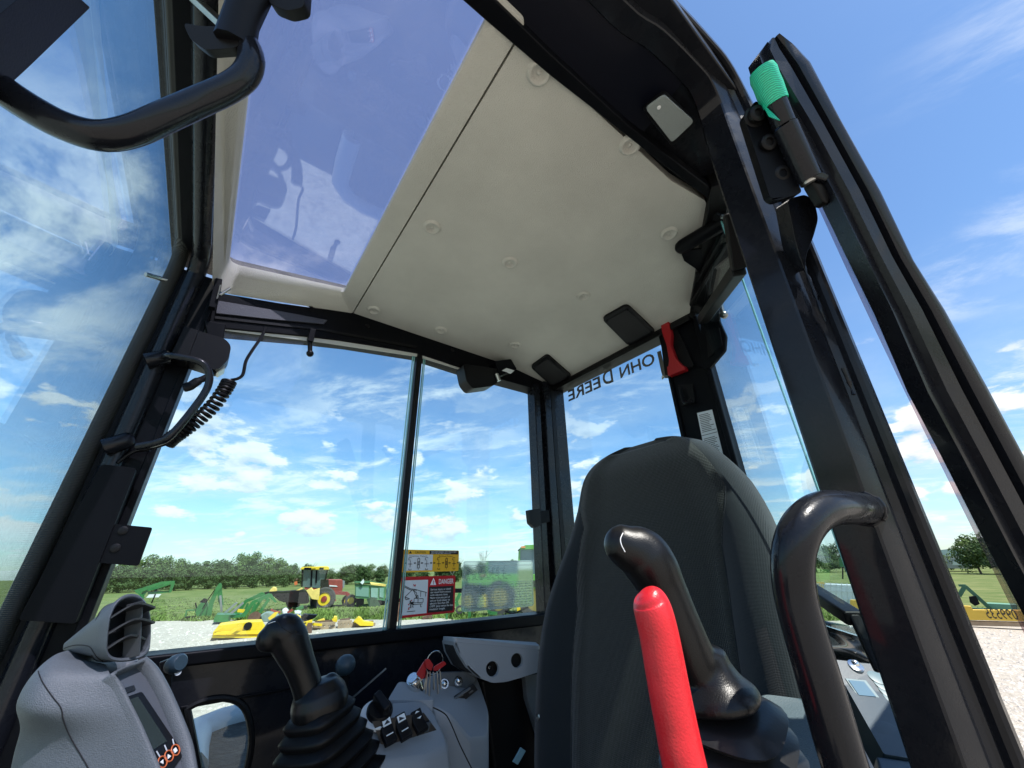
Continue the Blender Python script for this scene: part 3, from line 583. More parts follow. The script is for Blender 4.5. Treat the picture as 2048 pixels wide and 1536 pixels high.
# ================================================================== seat
def build_seat():
    T = empty('operator_seat', (.85, .63, -.94), 'dark grey cloth operator seat with tall backrest and grey insert', 'seat')
    # rows: z, y right-hand edge (door side), y left-hand edge, thickness
    rows = [(-.62, .36, .95), (-.50, .35, .965), (-.36, .335, .975), (-.20, .335, .965), (-.05, .335, .925), (.07, .345, .872), (.15, .366, .846), (.215, .396, .826), (.26, .430, .803), (.288, .466, .772), (.306, .510, .732), (.315, .560, .685)]
    def xf(z): return .835+.10*(z+.2)                      # reclined front plane
    n = 28; front = []; rows2 = catmull(rows, 3)
    def bol(u, z):                                          # bolster height at the sides
        s = abs(u); k = max(0, (s-.62)/.38); h = .055*math.sin(min(1, k*1.25)*math.pi/2)
        fade = min(1, max(.25, (.24-z)/.35)); return h*fade
    for (z, ya, yb) in rows2:
        ring = []
        for i in range(n+1):
            u = -1+2*i/n; y = (ya+yb)/2+u*(yb-ya)/2
            edge = max(0, (abs(u)-.90)/.10); rnd = .055*(1-math.sqrt(max(0, 1-edge*edge)))
            top = max(0, (z-.215)/.10); tr = .045*top*top
            ring.append(V(xf(z)-bol(u, z)+rnd+tr, y, z))
        back = [V(xf(z)+.115-(.05*max(0, (z-.18)/.12)), p.y*.94+.06*(ya+yb)/2, z) for p in reversed(ring)]
        front.append(ring+back)
    b = MB().loft(front); 
    br = b.build('backrest', M_['cloth_dk'], T, smooth=True, ang=75)
    # insert panel: lies 3 mm proud between the bolsters, wider at the head
    ins = []; m = 18
    for (z, ya, yb) in [r for r in rows2 if -.60 < r[0] < .302]:
        t = max(0, min(1, (z-.05)/.10)); lo = -.70+(-.20)*t; hi = .66+.22*t
        if z < .08 and z > -.1: hi = .66+.12*max(0, (z+.1)/.18)
        ring = []
        for i in range(m+1):
            u = lo+(hi-lo)*i/m; y = (ya+yb)/2+u*(yb-ya)/2
            edge = max(0, (abs(u)-.90)/.10); rnd = .055*(1-math.sqrt(max(0, 1-edge*edge)))
            top = max(0, (z-.215)/.10); tr = .045*top*top
            e = min(i, m-i)
            ring.append(V(xf(z)-bol(u, z)+rnd+tr-.006*min(1, e/2+.15)*min(1, max(0, (.302-z)/.05)), y, z))
        ins.append(ring)
    g = MB(); g.loft(ins, caps=False, closed=False)
    ip = g.build('backrest_insert', M_['cloth'], T, smooth=True, ang=180)
    md = ip.modifiers.new('sol', 'SOLIDIFY'); md.thickness = .008; md.offset = -1
    seam = MB()
    for k in (0, -1): seam.tube([V(p) for p in [r[k] for r in ins if r[k].z < .17]], .0012, 6)
    seam.build('backrest_piping', M_['cloth_dk'], T, smooth=True)
    b = MB(); cush = rpoly([V(.30, .36, -.60), V(.80, .36, -.60), V(.80, .92, -.60), V(.30, .92, -.60)], .08, 4)
    b.loft([[p+V(0, 0, -.14) for p in cush], cush, [p.lerp(V(.55, .64, p.z), .06)+V(0, 0, .03) for p in cush]])
    b.build('seat_cushion', M_['cloth_dk'], T, bevel=.015, seg=3)
    MB().box((.40, .42, -.94), (.85, .86, -.74)).build('seat_base', M_['plastic'], T, bevel=.01)
    # recliner bracket in yellow zinc beside the backrest
    k = MB().prism(rpoly([PD(p[0], p[1], .96) for p in ((1076, 1432), (1092, 1430), (1108, 1500), (1118, 1560), (1085, 1600), (1090, 1500))], .004, 3), fw*.006).prism([PD(p[0], p[1], .94) for p in ((1098, 1460), (1115, 1470), (1112, 1600), (1088, 1600))], fw*.006).build('recliner_bracket', M_['zinc'], T, bevel=.001)
    MB().lathe([(.013, 0), (.013, .006), (.009, .010), (.0005, .010)], PD(1082, 1434, .955), -fw, 14).build('recliner_bolt', M_['steel'], k, smooth=True, ang=40)
build_seat()
# ================================================================== control levers
def bellows(T, top, bot, r0, r1, n, mat_, sq=3.2, rot=0.4, amp=.16):
    """folded rubber boot from top (small) to bottom (large)"""
    ax = (bot-top); h = ax.length; prof = []
    for i in range(n*6+1):
        t = i/(n*6); r = r0+(r1-r0)*t; ph = (t*n) % 1.0
        prof.append((r*(1+amp*((1-abs(2*ph-1))**.75)-amp*.6), h*t))
    prof.insert(0, (r0*.3, -.002))
    return MB().lathe(prof, top, ax, 32, up=(math.cos(rot), math.sin(rot), 0), sq=sq).build('rubber_boot', mat_, T, smooth=True, ang=75)
def surf(o, px, py, lift=.0006):
    """point where the line of sight through a pixel meets an object's surface"""
    bpy.context.view_layer.update(); dg = bpy.context.evaluated_depsgraph_get(); ev = o.evaluated_get(dg); mi = o.matrix_world.inverted()
    r = ray(px, py); hit, loc, nr, _ = ev.ray_cast(mi @ Vector((0, 0, 0)), (mi.to_3x3() @ r))
    return (o.matrix_world @ loc)-r*lift if hit else None
def seam_on(o, pts, name, parent, r=.0008, m=None, n=6):
    path = [surf(o, p[0], p[1]) for p in catmull([(*p, 0) for p in pts], n)]; path = [p for p in path if p is not None]
    if len(path) > 2: MB().tube(path, r, 6).build(name, m or M_['black'], parent, smooth=True)
def blend_mesh(b, name, m, T, vox=.0028, it=6):
    """weld overlapping solids into one smooth skin"""
    o = b.build(name, m, T, smooth=True, ang=180)
    r = o.modifiers.new('remesh', 'REMESH'); r.mode = 'VOXEL'; r.voxel_size = vox; r.use_smooth_shade = True
    s = o.modifiers.new('smooth', 'SMOOTH'); s.iterations = it; s.factor = .5
    return o
def right_lever():
    Y = .93; q = lambda px, py, y=Y: PY(px, py, y)
    T = empty('control_lever', q(650, 1536), 'black pistol grip control lever in front of the side window', 'control lever', 'control levers')
    b = MB()
    c = catmull([(*q(572, 1262), .0290), (*q(577, 1276), .0315), (*q(588, 1302), .0290), (*q(600, 1330), .0255), (*q(611, 1360), .0245), (*q(619, 1388), .0255), (*q(626, 1412), .0330)], 5)
    b.tube([p[:3] for p in c], [p[3] for p in c], 24, round_end=True)
    c = catmull([(*q(540, 1276), .0225), (*q(553, 1268), .0290), (*q(570, 1266), .0320), (*q(582, 1280), .0270)], 5)
    b.tube([p[:3] for p in c], [p[3] for p in c], 24, round_end=True)
    g = blend_mesh(b, 'grip', M_['grip'], T)
    ctr = q(640, 1400)
    b = MB().lathe([(.006, .034), (.028, .030), (.043, .014), (.0475, -.002), (.046, -.016), (.036, -.024)], ctr, (-.22, 0, 1), 28, up=(1, 0, 0), sq=2.5)
    b.tube([q(662, 1362), q(672, 1372), q(664, 1400)], [.014, .018, .018], 14, round_end=True)
    blend_mesh(b, 'grip_collar', M_['grip'], T, .0026, 5)
    bellows(T, q(640, 1414), q(657, 1640), .045, .100, 8, M_['rubber'], 3.6, .55)
    MB().bar(q(562, 1237, Y-.010), q(576, 1255, Y-.016), .012, .018).build('thumb_roller', mat('roller_grey', (.05, .05, .052), .5), T, bevel=.004, seg=3)
    MB().lathe([(.0085, -.008), (.0085, .004), (.007, .006), (.0005, .006)], q(590, 1262, Y-.020), (.35, -.6, .7), 16).build('thumb_button', M_['plastic'], T, smooth=True, ang=40)
    seam_on(g, [(536, 1248), (546, 1244), (551, 1243)], 'grip_mark', T, .0006, M_['white'])
    seam_on(g, [(552, 1240), (560, 1250), (575, 1262), (598, 1270), (606, 1268)], 'pad_outline', T, .0006)
right_lever()
def left_lever():
    d = lambda px, py, k=.47: PD(px, py, k)
    T = empty('control_lever', d(1470, 1536), 'large black control lever standing before the seat, behind the red lever', 'control lever', 'control levers')
    b = MB()
    c = catmull([(*d(1252, 1100, .475), .0195), (*d(1266, 1096, .475), .0265), (*d(1284, 1108, .475), .0320), (*d(1304, 1136, .47), .0315), (*d(1322, 1172, .465), .0285), (*d(1346, 1226, .455), .0265), (*d(1373, 1288, .445), .0256), (*d(1398, 1342, .44), .0256), (*d(1408, 1362, .437), .0250), (*d(1418, 1385, .434), .0270)], 5)
    b.tube([p[:3] for p in c], [p[3] for p in c], 26, round_end=True)
    b.tube([d(1250, 1092, .475), d(1286, 1112, .473)], [.026, .030], 20, round_end=True)
    b.lathe([(.018, .046), (.0255, .040), (.0275, .028), (.034, .015), (.044, .005), (.0475, -.003), (.044, -.009), (.03, -.011)], d(1428, 1391, .433), (-.10, .08, 1), 36, up=(1, .3, 0), sq=2.5)
    g = blend_mesh(b, 'grip', M_['grip'], T, .0026, 7)
    bellows(T, d(1444, 1408, .432), d(1484, 1640, .41), .050, .074, 5, mat('boot_rubber', (.010, .010, .0105), .36, spec=.45, bump=.2, bscale=300, bdist=.0006), 3.4, .2, .30)
    seam_on(g, [(1246, 1066), (1241, 1078), (1243, 1090), (1250, 1104)], 'grip_mark', T, .0006, M_['white'])
left_lever()
def red_lever():
    d = lambda px, py, k=.40: PD(px, py, k)
    T = empty('safety_lever', d(1370, 1600), 'bright red plastic safety lever leaning in front of black grip', 'safety lever')
    pts = [(*d(1288, 1184, .402), .008), (*d(1294, 1192, .401), .0150), (*d(1301, 1206, .40), .0185), (*d(1309, 1232, .395), .0195), (*d(1319, 1275, .388), .0195), (*d(1330, 1335, .378), .0195), (*d(1342, 1400, .368), .0195), (*d(1353, 1455, .360), .0195), (*d(1362, 1500, .353), .0196), (*d(1372, 1545, .347), .0196), (*d(1385, 1600, .34), .0196)]
    c = catmull(pts, 5)
    MB().tube([p[:3] for p in c], [p[3] for p in c], 26, squash=1.0, up=ROT.col[0]).build('lever_sleeve', M_['red'], T, smooth=True, ang=80)
    rib = [V(p[:3])+ROT.col[0]*.0155-fw*.0115 for p in c[14:]]
    MB().tube(rib, .0016, 8).build('sleeve_ridge', M_['red'], T, smooth=True)
red_lever()
# ================================================================== monitor console (front right)
def tower():
    T = empty('monitor_console', V(-.08, 1.02, -.94), 'grey plastic monitor console with louvred air vent on top', 'console')
    q = PY
    pod_mat = mat('vent_pod_plastic', (.075, .086, .096), .5, var=.05, vscale=700, bump=.6, bscale=820, bdist=.0006)
    # plane of the monitor rim, facing the seat
    A0 = q(223, 1349, .958); dA = A0.dot(fw); B0, C0 = PD(308, 1536, dA-.03), PD(392, 1520, dA+.03)
    nm = (C0-A0).cross(B0-A0).normalized()
    if nm.dot(A0) > 0: nm = -nm
    def mp(px, py, h=0.0):
        r = ray(px, py); return r*((A0.dot(nm)+h)/r.dot(nm))
    rows = [  # left silhouette (px, py, y), ridge (px, py), right rim (px, py)
        ((-40, 1740, 1.00), (398, 1740), (440, 1740)), ((0, 1620, 1.0), (345, 1620), (415, 1620)), ((14, 1545, 1.0), (312, 1545), (396, 1545)),
        ((26, 1492, 1.0), (290, 1492), (386, 1492)), ((40, 1456, .99), (275, 1456), (374, 1456)), ((28, 1424, .975), (260, 1424), (361, 1424)),
        ((28, 1404, .975), (250, 1404), (352, 1404)), ((46, 1368, .985), (233, 1370), (336, 1370)), ((78, 1330, 1.0), (221, 1347), (318, 1338)),
        ((108, 1308, 1.02), (216, 1334), (302, 1322)), ((128, 1300, 1.03), (214, 1326), (292, 1318))]
    rings = []
    for i, (a, r_, c) in enumerate(rows):
        A = q(*a); Rr = mp(*r_) if i < 9 else q(r_[0], r_[1], .985+(i-9)*.02); C = mp(*c) if i < 9 else q(c[0], c[1], 1.07)
        dv = nm*.065; dent = .014 if a[1] in (1456, 1492) else 0
        m1 = A.lerp(Rr, .22)+V(-.010, -.020+dent, 0); m2 = A.lerp(Rr, .40)+V(-.006, -.020+dent*.3, 0); m3 = A.lerp(Rr, .75)+V(-.002, -.006, 0)
        rings.append([A, A.lerp(m1, .12), m1, m2, m3, A.lerp(Rr, .965), Rr, Rr-nm*.004, Rr-dv, C-dv, C-nm*.03, C+V(-.01, .07, 0), A+V(.03, .11, 0)])
    body = MB().loft(rings).build('console_body', M_['grey'], T, sub=2)
    seam_on(body, [(74, 1335), (84, 1362), (104, 1392), (122, 1416), (127, 1442), (141, 1475), (165, 1516), (185, 1550)], 'panel_seam', T, .0006)
    # bezel: rim, right-hand flank and recess
    op = [(221, 1350), (228, 1343), (286, 1316), (296, 1315), (318, 1336), (338, 1370), (354, 1404), (376, 1456), (388, 1492), (398, 1545), (418, 1640), (352, 1640), (314, 1545), (277, 1456), (252, 1404), (235, 1370)]
    ip = [(231, 1352), (236, 1347), (284, 1326), (292, 1327), (307, 1344), (326, 1376), (342, 1410), (364, 1462), (376, 1500), (384, 1545), (402, 1630), (362, 1630), (326, 1545), (288, 1456), (262, 1404), (246, 1370)]
    sm3 = lambda L: [(p[0], p[1]) for p in catmull([(*p, 0) for p in L+[L[0]]], 3)][:-1]
    outer = [mp(*p, .003) for p in sm3(op)]; innr = [mp(*p, .003) for p in sm3(ip)]; D = .015
    wide = [a.lerp(b_, .45)+nm*.0025 for a, b_ in zip(outer, innr)]
    MB().loft([[p-nm*.030 for p in outer], outer, wide, innr, [p-nm*D for p in innr]], caps=False).build('monitor_bezel', M_['grey'], T, smooth=True, ang=75)
    MB().prism([p-nm*(D-.002) for p in innr], -nm*.004).build('monitor_backing', mat('monitor_backing_grey', (.075, .083, .095), .45), T)
    F_ = lambda px, py, h=0.0: mp(px, py, -D+.008+h)
    MB().prism(rpoly([F_(*p) for p in ((243, 1397), (284, 1383), (368, 1508), (340, 1548), (318, 1545))], .004, 3), -nm*.002).build('monitor_panel', mat('monitor_gloss_black', (.005, .005, .006), .35, spec=.2), T)
    MB().prism([F_(p[0], p[1], .0008) for p in ((252, 1402), (276, 1393), (334, 1482), (302, 1502))], -nm*.001).build('monitor_screen', M_['screen'], T)
    MB().prism([F_(p[0], p[1], -.001) for p in ((238, 1379), (268, 1370), (272, 1379), (242, 1390))], -nm*.002).build('indicator_strip', M_['ink'], T)
    ux = (F_(351, 1500)-F_(324, 1524)).normalized(); uy = nm.cross(ux).normalized()
    if uy.z < 0: uy = -uy
    for i, (px, py) in enumerate(((325, 1524), (338, 1512), (351, 1500))):
        c = F_(px, py, .0014)
        MB().tube([c+(ux*math.cos(t)+uy*math.sin(t))*.0078 for t in [k*2*math.pi/20 for k in range(21)]], .0010, 6, caps=False).build('key_ring_print', M_['orange'], T, smooth=True)
        if i == 2: sh = [c+(ux*a+uy*e_)*.0030 for a, e_ in ((-1, -1), (1, -1), (1, 1), (-1, 1))]
        else: sh = [c+(ux*a+uy*e_*(1 if i else -1))*.0034 for a, e_ in ((-1, -.7), (1, -.7), (0, .9))]
        MB().prism(sh, -nm*.001).build('key_symbol', M_['white'], T)
        MB().bar(F_(px-12+i*3, py-22, .0012), F_(px-5+i, py-10, .0012), .0012, .001).build('key_leader', M_['label'], T)
    # vent pod: D-shaped mouth towards the seat, tapering back to the windshield
    mouth = [(226, 1210), (238, 1196), (256, 1188), (276, 1190), (291, 1203), (299, 1222), (302, 1250), (301, 1285), (297, 1304), (284, 1315), (262, 1322), (236, 1324), (217, 1319), (209, 1304), (211, 1270), (216, 1235)]
    mouth = sm3(mouth)
    yd = lambda px: .955+(px-210)*.00075
    M0 = [q(px, py, yd(px)) for px, py in mouth]; cen = sum(M0, Vector())/len(M0)
    inn = [p.lerp(cen, .12)+V(.000, -.001, 0) for p in M0]; rim = [p.lerp(cen, .05)+V(.001, -.003, 0) for p in M0]
    mid = [q(px*.80+23, py*.80+1298*.20, .968+(px-210)*.0008) for px, py in mouth]
    tail = [q(px*.45+63, py*.45+1298*.55, 1.02+(px-210)*.0009) for px, py in mouth]
    end = [q(px*.12+101, py*.12+1298*.88, 1.06) for px, py in mouth]
    axis = (cen-sum(tail, Vector())/len(tail)).normalized()
    pod = MB().loft([end, tail, mid, M0, rim, inn, [p-axis*.034 for p in inn]], caps=False).build('vent_pod', pod_mat, T, smooth=True, ang=70)
    MB().prism([p-axis*.032 for p in inn], -axis*.004).build('vent_duct', M_['black'], pod)
    seam_on(pod, [(119, 1302), (135, 1294), (155, 1290), (178, 1293), (187, 1304), (196, 1316), (206, 1322)], 'pod_seam', pod, .0008)
    slat_m = mat('vent_slat_plastic', (.03, .033, .036), .45)
    for (a, c, y) in (((223, 1233), (312, 1213), .958), ((218, 1265), (311, 1243), .958), ((216, 1295), (294, 1277), .962)):
        L_, R_ = q(a[0], a[1], y), q(c[0], c[1], y+.055); mx_ = L_.lerp(R_, .5)+V(0, -.022, .014)
        ctr_ = cen-axis*.03; L2, R2, m2 = (L_-axis*.026).lerp(ctr_, .2), (R_-axis*.034).lerp(ctr_, .25), mx_-axis*.034
        cv = [V(p) for p in catmull([L_, mx_, R_], 6)]; cw = [V(p) for p in catmull([L2, m2+V(0, 0, -.006), R2], 6)]
        MB().loft([[a_, b_, b_+V(0, 0, -.003), a_+V(0, 0, -.003)] for a_, b_ in zip(cv, cw)]).build('vent_slat', slat_m, pod, smooth=True, ang=40)
    MB().bar(q(270, 1205, .995), q(262, 1316, .99), .003, .022).build('vent_vane', slat_m, pod, bevel=.001)
    # knob on a bracket behind the console
    k = MB().lathe([(.004, -.004), (.013, -.003), (.0155, .004), (.0155, .018), (.012, .022), (.0005, .022)], q(344, 1330, 1.10), (.55, -.75, .2), 18).build('side_knob', M_['bluegrey'], T, smooth=True, ang=45)
    MB().prism([q(p[0], p[1], 1.115) for p in ((318, 1326), (338, 1318), (345, 1345), (340, 1400), (360, 1440), (372, 1500), (360, 1510), (335, 1420))], (0, .012, 0)).build('side_bracket', M_['plastic'], T, bevel=.002)
    MB().lathe([(.0055, 0), (.0055, .0006), (.0035, .0006)], q(356, 1344, 1.085), (.3, -.9, .2), 14).build('knob_symbol', M_['label'], k)
tower()
# ================================================================== side console (right): switches, key, armrest
def side_console():
    q = PY
    T = empty('switch_console', V(.46, 1.02, -.94), 'grey side console with rocker switches, dial and key switch', 'console')
    lt = mat('switch_console_plastic', (.25, .275, .30), .5, var=.05, vscale=700, bump=.6, bscale=820, bdist=.0006)
    # front block
    top = rpoly([q(732, 1421, .955), q(772, 1402, .985), q(846, 1396, 1.01), q(868, 1420, .99), q(892, 1470, .945), q(896, 1492, .925), q(850, 1515, .90), q(760, 1530, .885), q(745, 1500, .905), q(736, 1440, .94)], .012, 4)
    low = [p+V(.004, -.010, -.035) for p in top]; foot = [p+V(.01, -.015, -.30) for p in top]
    MB().loft([foot, low, top]).build('front_block', lt, T, bevel=.010, seg=4)
    # rear block with the key barrel and lamp panel
    top2 = rpoly([q(775, 1400, 1.01), q(797, 1363, 1.045), q(812, 1364, 1.05), q(866, 1395, 1.0), q(868, 1400, .99), q(846, 1400, 1.0)], .008, 4)
    MB().loft([[p+V(.0, .02, -.30) for p in top2], [p+V(0, 0, -.006) for p in top2], top2]).build('key_block', lt, T, bevel=.006, seg=3)
    top3 = rpoly([q(815, 1368, 1.10), q(880, 1345, 1.12), q(950, 1345, 1.12), q(962, 1378, 1.08), q(976, 1420, 1.05), q(974, 1470, 1.02), q(940, 1475, .99), q(900, 1425, .985), q(865, 1410, 1.0), q(862, 1396, 1.01)], .008, 3)
    MB().loft([[p+V(.02, .02, -.30) for p in top3], [p+V(.0, -.004, -.01) for p in top3], top3]).build('rear_block', lt, T, bevel=.006, seg=3)
    MB().prism([q(p[0], p[1], 1.075) for p in ((862, 1400), (884, 1345), (950, 1343), (952, 1362), (872, 1415))], (0, .01, 0)).build('lamp_panel', M_['grey'], T, bevel=.002)
    for p in ((888, 1369), (916, 1363)):
        MB().lathe([(.012, 0), (.011, .004), (.008, .004), (.0075, .007), (.004, .011), (.0005, .012)], q(*p, 1.07), (-.2, -.85, .5), 16).build('indicator_lamp', M_['chrome'], T, smooth=True, ang=40)
    rad = MB().prism([q(p[0], p[1], 1.035) for p in ((874, 1417), (948, 1368), (956, 1380), (906, 1420))], (0, .006, 0)).build('radio_panel', M_['ink'], T, bevel=.001)
    for p in ((897, 1405), (904, 1410), (912, 1402), (922, 1392), (942, 1384), (887, 1412)):
        MB().bar(q(p[0]-4, p[1]+2, 1.033), q(p[0]+4, p[1]-3, 1.033), .003, .003).build('radio_legend', M_['inkgrey'], rad)
    MB().bar(q(905, 1400, 1.033), q(940, 1376, 1.033), .006, .004).build('radio_window', M_['grey'], rad)
    sm = [V(p) for p in catmull([q(866, 1415, .975), q(890, 1428, .955), q(903, 1450, .935), q(920, 1490, .925), q(945, 1540, .915)], 4)]
    MB().tube(sm, .0014, 6).build('panel_seam', M_['black'], T, smooth=True)
    # rotary throttle dial
    c = q(759, 1424, .935); ax = V(-.12, -.55, .82).normalized()
    MB().lathe([(.030, -.006), (.030, .001), (.0255, .001)], c+V(-.006, 0, -.002), ax, 28).build('dial_scale', M_['label'], T, smooth=True, ang=40)
    dl = MB().lathe([(.025, -.004), (.025, .006), (.022, .010), (.0005, .010)], c, ax, 28).build('throttle_dial', M_['plastic'], T, smooth=True, ang=40)
    MB().obox(c+ax*.018, V(.006, -.001, .004), ax*.011, ax.cross(V(.8, 0, .5)).normalized()*.021).build('dial_grip', M_['plastic'], dl, bevel=.003, seg=3)
    # rocker switches
    nrm = V(-.10, -.62, .78).normalized()
    for i, (a, c_) in enumerate((((767, 1446), (783, 1490)), ((796, 1438), (814, 1480)), ((828, 1430), (846, 1466)))):
        A, C_ = q(a[0], a[1], .925-.0*i), q(c_[0], c_[1], .895)
        d = (C_-A); s = d.cross(nrm).normalized(); mid = A.lerp(C_, .5)
        rk = MB().add([A-s*.0125, A+s*.0125, C_+s*.0125, C_-s*.0125, A-s*.0115+nrm*.014, A+s*.0115+nrm*.014, C_+s*.0115+nrm*.008, C_-s*.0115+nrm*.008, mid-s*.0115+nrm*.007, mid+s*.0115+nrm*.007, mid-s*.0125, mid+s*.0125],
                      [(4,5,9,8), (8,9,6,7), (0,10,8,4), (10,3,7,8), (1,5,9,11), (11,9,6,2), (0,4,5,1), (3,2,6,7)]).build('rocker_switch', M_['plastic'], T, bevel=.002)
        tt = lambda t, k, h: A.lerp(C_, t)+s*k+nrm*h
        if i < 2:
            MB().prism([tt(.10, -.008, .0148), tt(.10, .008, .0148), tt(.34, .008, .0117), tt(.34, -.008, .0117)], nrm*.0006).build('rocker_symbol_plate', M_['label'], rk)
            MB().prism([tt(.29, -.006, .0131), tt(.29, .006, .0131), tt(.15, .004 if i else -.001, .0149)], nrm*.0005).build('rocker_symbol', M_['ink'], rk)
            MB().prism([tt(.66, -.007, .0085), tt(.66, .007, .0085), tt(.70, .007, .0085), tt(.70, -.007, .0085)], nrm*.0006).build('rocker_mark', M_['label'], rk)
        else:
            for t0, sg in ((.18, 1), (.42, -1)):
                MB().prism([tt(t0, -.005, .0135), tt(t0, .005, .0135), tt(t0-.09*sg, 0, .0135)], nrm*.0006).build('rocker_symbol', M_['label'], rk)
    MB().prism([q(p[0], p[1], .912) for p in ((745, 1443), (848, 1426), (873, 1460), (764, 1494))], (0, .004, 0)).build('switch_recess', M_['ink'], T)
    MB().prism([q(p[0], p[1], .905) for p in ((848, 1448), (862, 1443), (858, 1462), (850, 1466))], (0, .003, 0)).build('blanking_plate', M_['bluegrey'], T)
    # armrest / wrist support
    Ya = 1.02
    A = empty('wrist_rest', q(985, 1365, 1.05), 'pale grey armrest with two round holes beside the seat', 'armrest')
    prof = [(886, 1281), (900, 1279), (1078, 1298), (1085, 1320), (1085, 1340), (1050, 1352), (1015, 1364), (985, 1366), (960, 1357), (940, 1340), (918, 1318), (900, 1292)]
    h1 = [q(985+13*math.cos(t), 1338+16*math.sin(t), Ya) for t in [k*2*math.pi/18 for k in range(18)]]
    h2 = [q(1034+12*math.cos(t), 1321+15*math.sin(t), Ya) for t in [k*2*math.pi/18 for k in range(18)]]
    side = rpoly([q(p[0], p[1], Ya) for p in ((908, 1284), (1080, 1300), (1090, 1340), (1050, 1353), (1012, 1364), (985, 1366), (958, 1356), (938, 1338), (920, 1312))], .010, 3)
    MB().prism(side, (0, .008, 0), [h1, h2]).build('side_plate', M_['grey_lt'], A, bevel=.002)
    Y2 = 1.17
    t0, t1 = q(908, 1284, Ya), q(1080, 1300, Ya)
    Y2 = 1.11; far0 = q(884, 1281, Y2); far1 = q(1072, 1292, Y2)
    MB().prism(rpoly([t0, t1, far1, far0], .012, 4), (0, 0, .010)).build('top_plate', M_['grey_lt'], A, bevel=.005, seg=3)
    MB().prism([q(p[0], p[1], Ya+.03) for p in ((915, 1290), (1090, 1300), (1090, 1345), (1012, 1360), (975, 1362), (940, 1335))], (0, .08, 0)).build('core', M_['black'], A)
    # front mouth; its shaded inside is put in as a black inset
    f0, f1, f2 = t0, q(925, 1325, Ya), q(955, 1355, Ya)
    fa = [q(908, 1284, Ya), q(918, 1308, Ya), q(936, 1336, Ya), q(958, 1356, Ya)]; fb = [q(884, 1281, Y2), q(888, 1302, Y2), q(902, 1328, Y2), q(930, 1346, Y2)]
    MB().loft([[a, b, b+V(.006, 0, 0), a+V(.006, 0, 0)] for a, b in zip(fa, fb)]).build('mouth_frame', M_['grey_lt'], A, smooth=True, ang=40)
    MB().loft([[a.lerp(b, .16)+V(-.002, -.001, 0), a.lerp(b, .84)+V(-.002, -.001, 0), a.lerp(b, .84), a.lerp(b, .16)] for a, b in zip([fa[0].lerp(fa[1], .3)]+fa[1:3]+[fa[2].lerp(fa[3], .6)], [fb[0].lerp(fb[1], .3)]+fb[1:3]+[fb[2].lerp(fb[3], .6)])]).build('mouth_shade_inset', M_['black'], A)
    for k, yy in enumerate(()):
        MB().prism([V(f0.x-.008, yy, f0.z), V(f0.x+.03, yy, f0.z), V(f2.x+.02, yy, f2.z), V(f1.x-.002, yy, f1.z+.005)], (0, .005, 0)).build('mouth_rib', M_['grey'], A, bevel=.001)
    MB().lathe([(.004, 0), (.004, .008), (.0005, .009)], q(976, 1334, Ya+.028), (0, -1, 0), 10).build('screw', M_['chrome'], A, smooth=True)
    MB().prism([q(p[0], p[1], 1.08) for p in ((1050, 1352), (1085, 1345), (1105, 1440), (1080, 1480), (1055, 1400))], (0, .02, 0)).build('stay', M_['grey'], A, bevel=.003)
    MB().prism([q(p[0], p[1], 1.10) for p in ((962, 1360), (1055, 1352), (1085, 1480), (1080, 1560), (990, 1560), (975, 1440))], (0, .05, 0)).build('support_column', M_['rubber'], A, bevel=.01)
    # small fittings on the floor behind the console
    tg = MB().prism([q(p[0], p[1], 1.0) for p in ((1042, 1495), (1052, 1502), (1036, 1530), (1026, 1524))], (0, .004, 0)).build('tag_plate', mat('pale_blue_tag', (.16, .30, .36), .4), A, bevel=.001)
    # key switch and keys
    kax = V(-.55, -.35, .75).normalized(); kc = q(829, 1366, 1.03)
    MB().lathe([(.0165, -.02), (.0165, .010), (.0145, .013), (.0125, .013), (.012, .017), (.0005, .017)], kc, kax, 20).build('key_barrel', M_['chrome'], T, smooth=True, ang=40)
    K = empty('key_bunch', kc, 'bunch of red headed keys hanging on a ring from the ignition', 'keys')
    ck = q(869, 1325, 1.01); rr = .0225
    rx, rz = V(.85, 0, .1).normalized(), V(0, .1, 1).normalized()
    MB().tube([ck+(rx*math.cos(t)+rz*math.sin(t))*rr for t in [k*2*math.pi/26 for k in range(27)]], .0011, 6, caps=False).build('split_ring', M_['chrome'], K, smooth=True)
    heads = [((840, 1345), (846, 1338), (856, 1322), (851, 1318), (838, 1340)),]
    def head(pts, y): return MB().prism(rpoly([q(p[0], p[1], y) for p in pts], .003, 3), (0, .004, 0)).build('key_head', M_['dkred'], K, bevel=.001)
    head(((833, 1349), (849, 1322), (853, 1330), (850, 1355), (843, 1359)), 1.005)
    head(((850, 1320), (858, 1317), (867, 1330), (863, 1342), (853, 1336)), .998)
    head(((888, 1322), (893, 1328), (876, 1341), (867, 1342), (868, 1334)), .998)
    MB().prism([q(p[0], p[1], 1.007) for p in ((842, 1356), (846, 1358), (836, 1369), (832, 1366))], (0, .002, 0)).build('key_blade', M_['steel'], K)
    for (a, c_) in (((855, 1342), (851, 1388)), ((860, 1343), (858, 1392)), ((867, 1344), (868, 1380)), ((874, 1343), (876, 1388)), ((880, 1342), (882, 1378)), ((853, 1350), (848, 1380))):
        y = 1.0+random.uniform(-.008, .004)
        MB().bar(q(*a, y), q(*c_, y), .0052, .0018).build('key_blade', M_['steel'], K, bevel=.0005)
    # parked lever with a ball knob, and a sloping rod behind the grip
    Lv = empty('blade_lever', q(690, 1440, 1.12), 'slim lever with black ball knob behind the right grip', 'lever')
    MB().ball(q(691, 1330, 1.12), .0225, 18, (1, 1, .95)).build('ball_knob', M_['bluegrey'], Lv, smooth=True)
    MB().tube([q(691, 1338, 1.12), q(690, 1440, 1.12), q(692, 1500, 1.12)], .0075, 10).build('lever_rod', M_['satin'], Lv, smooth=True)
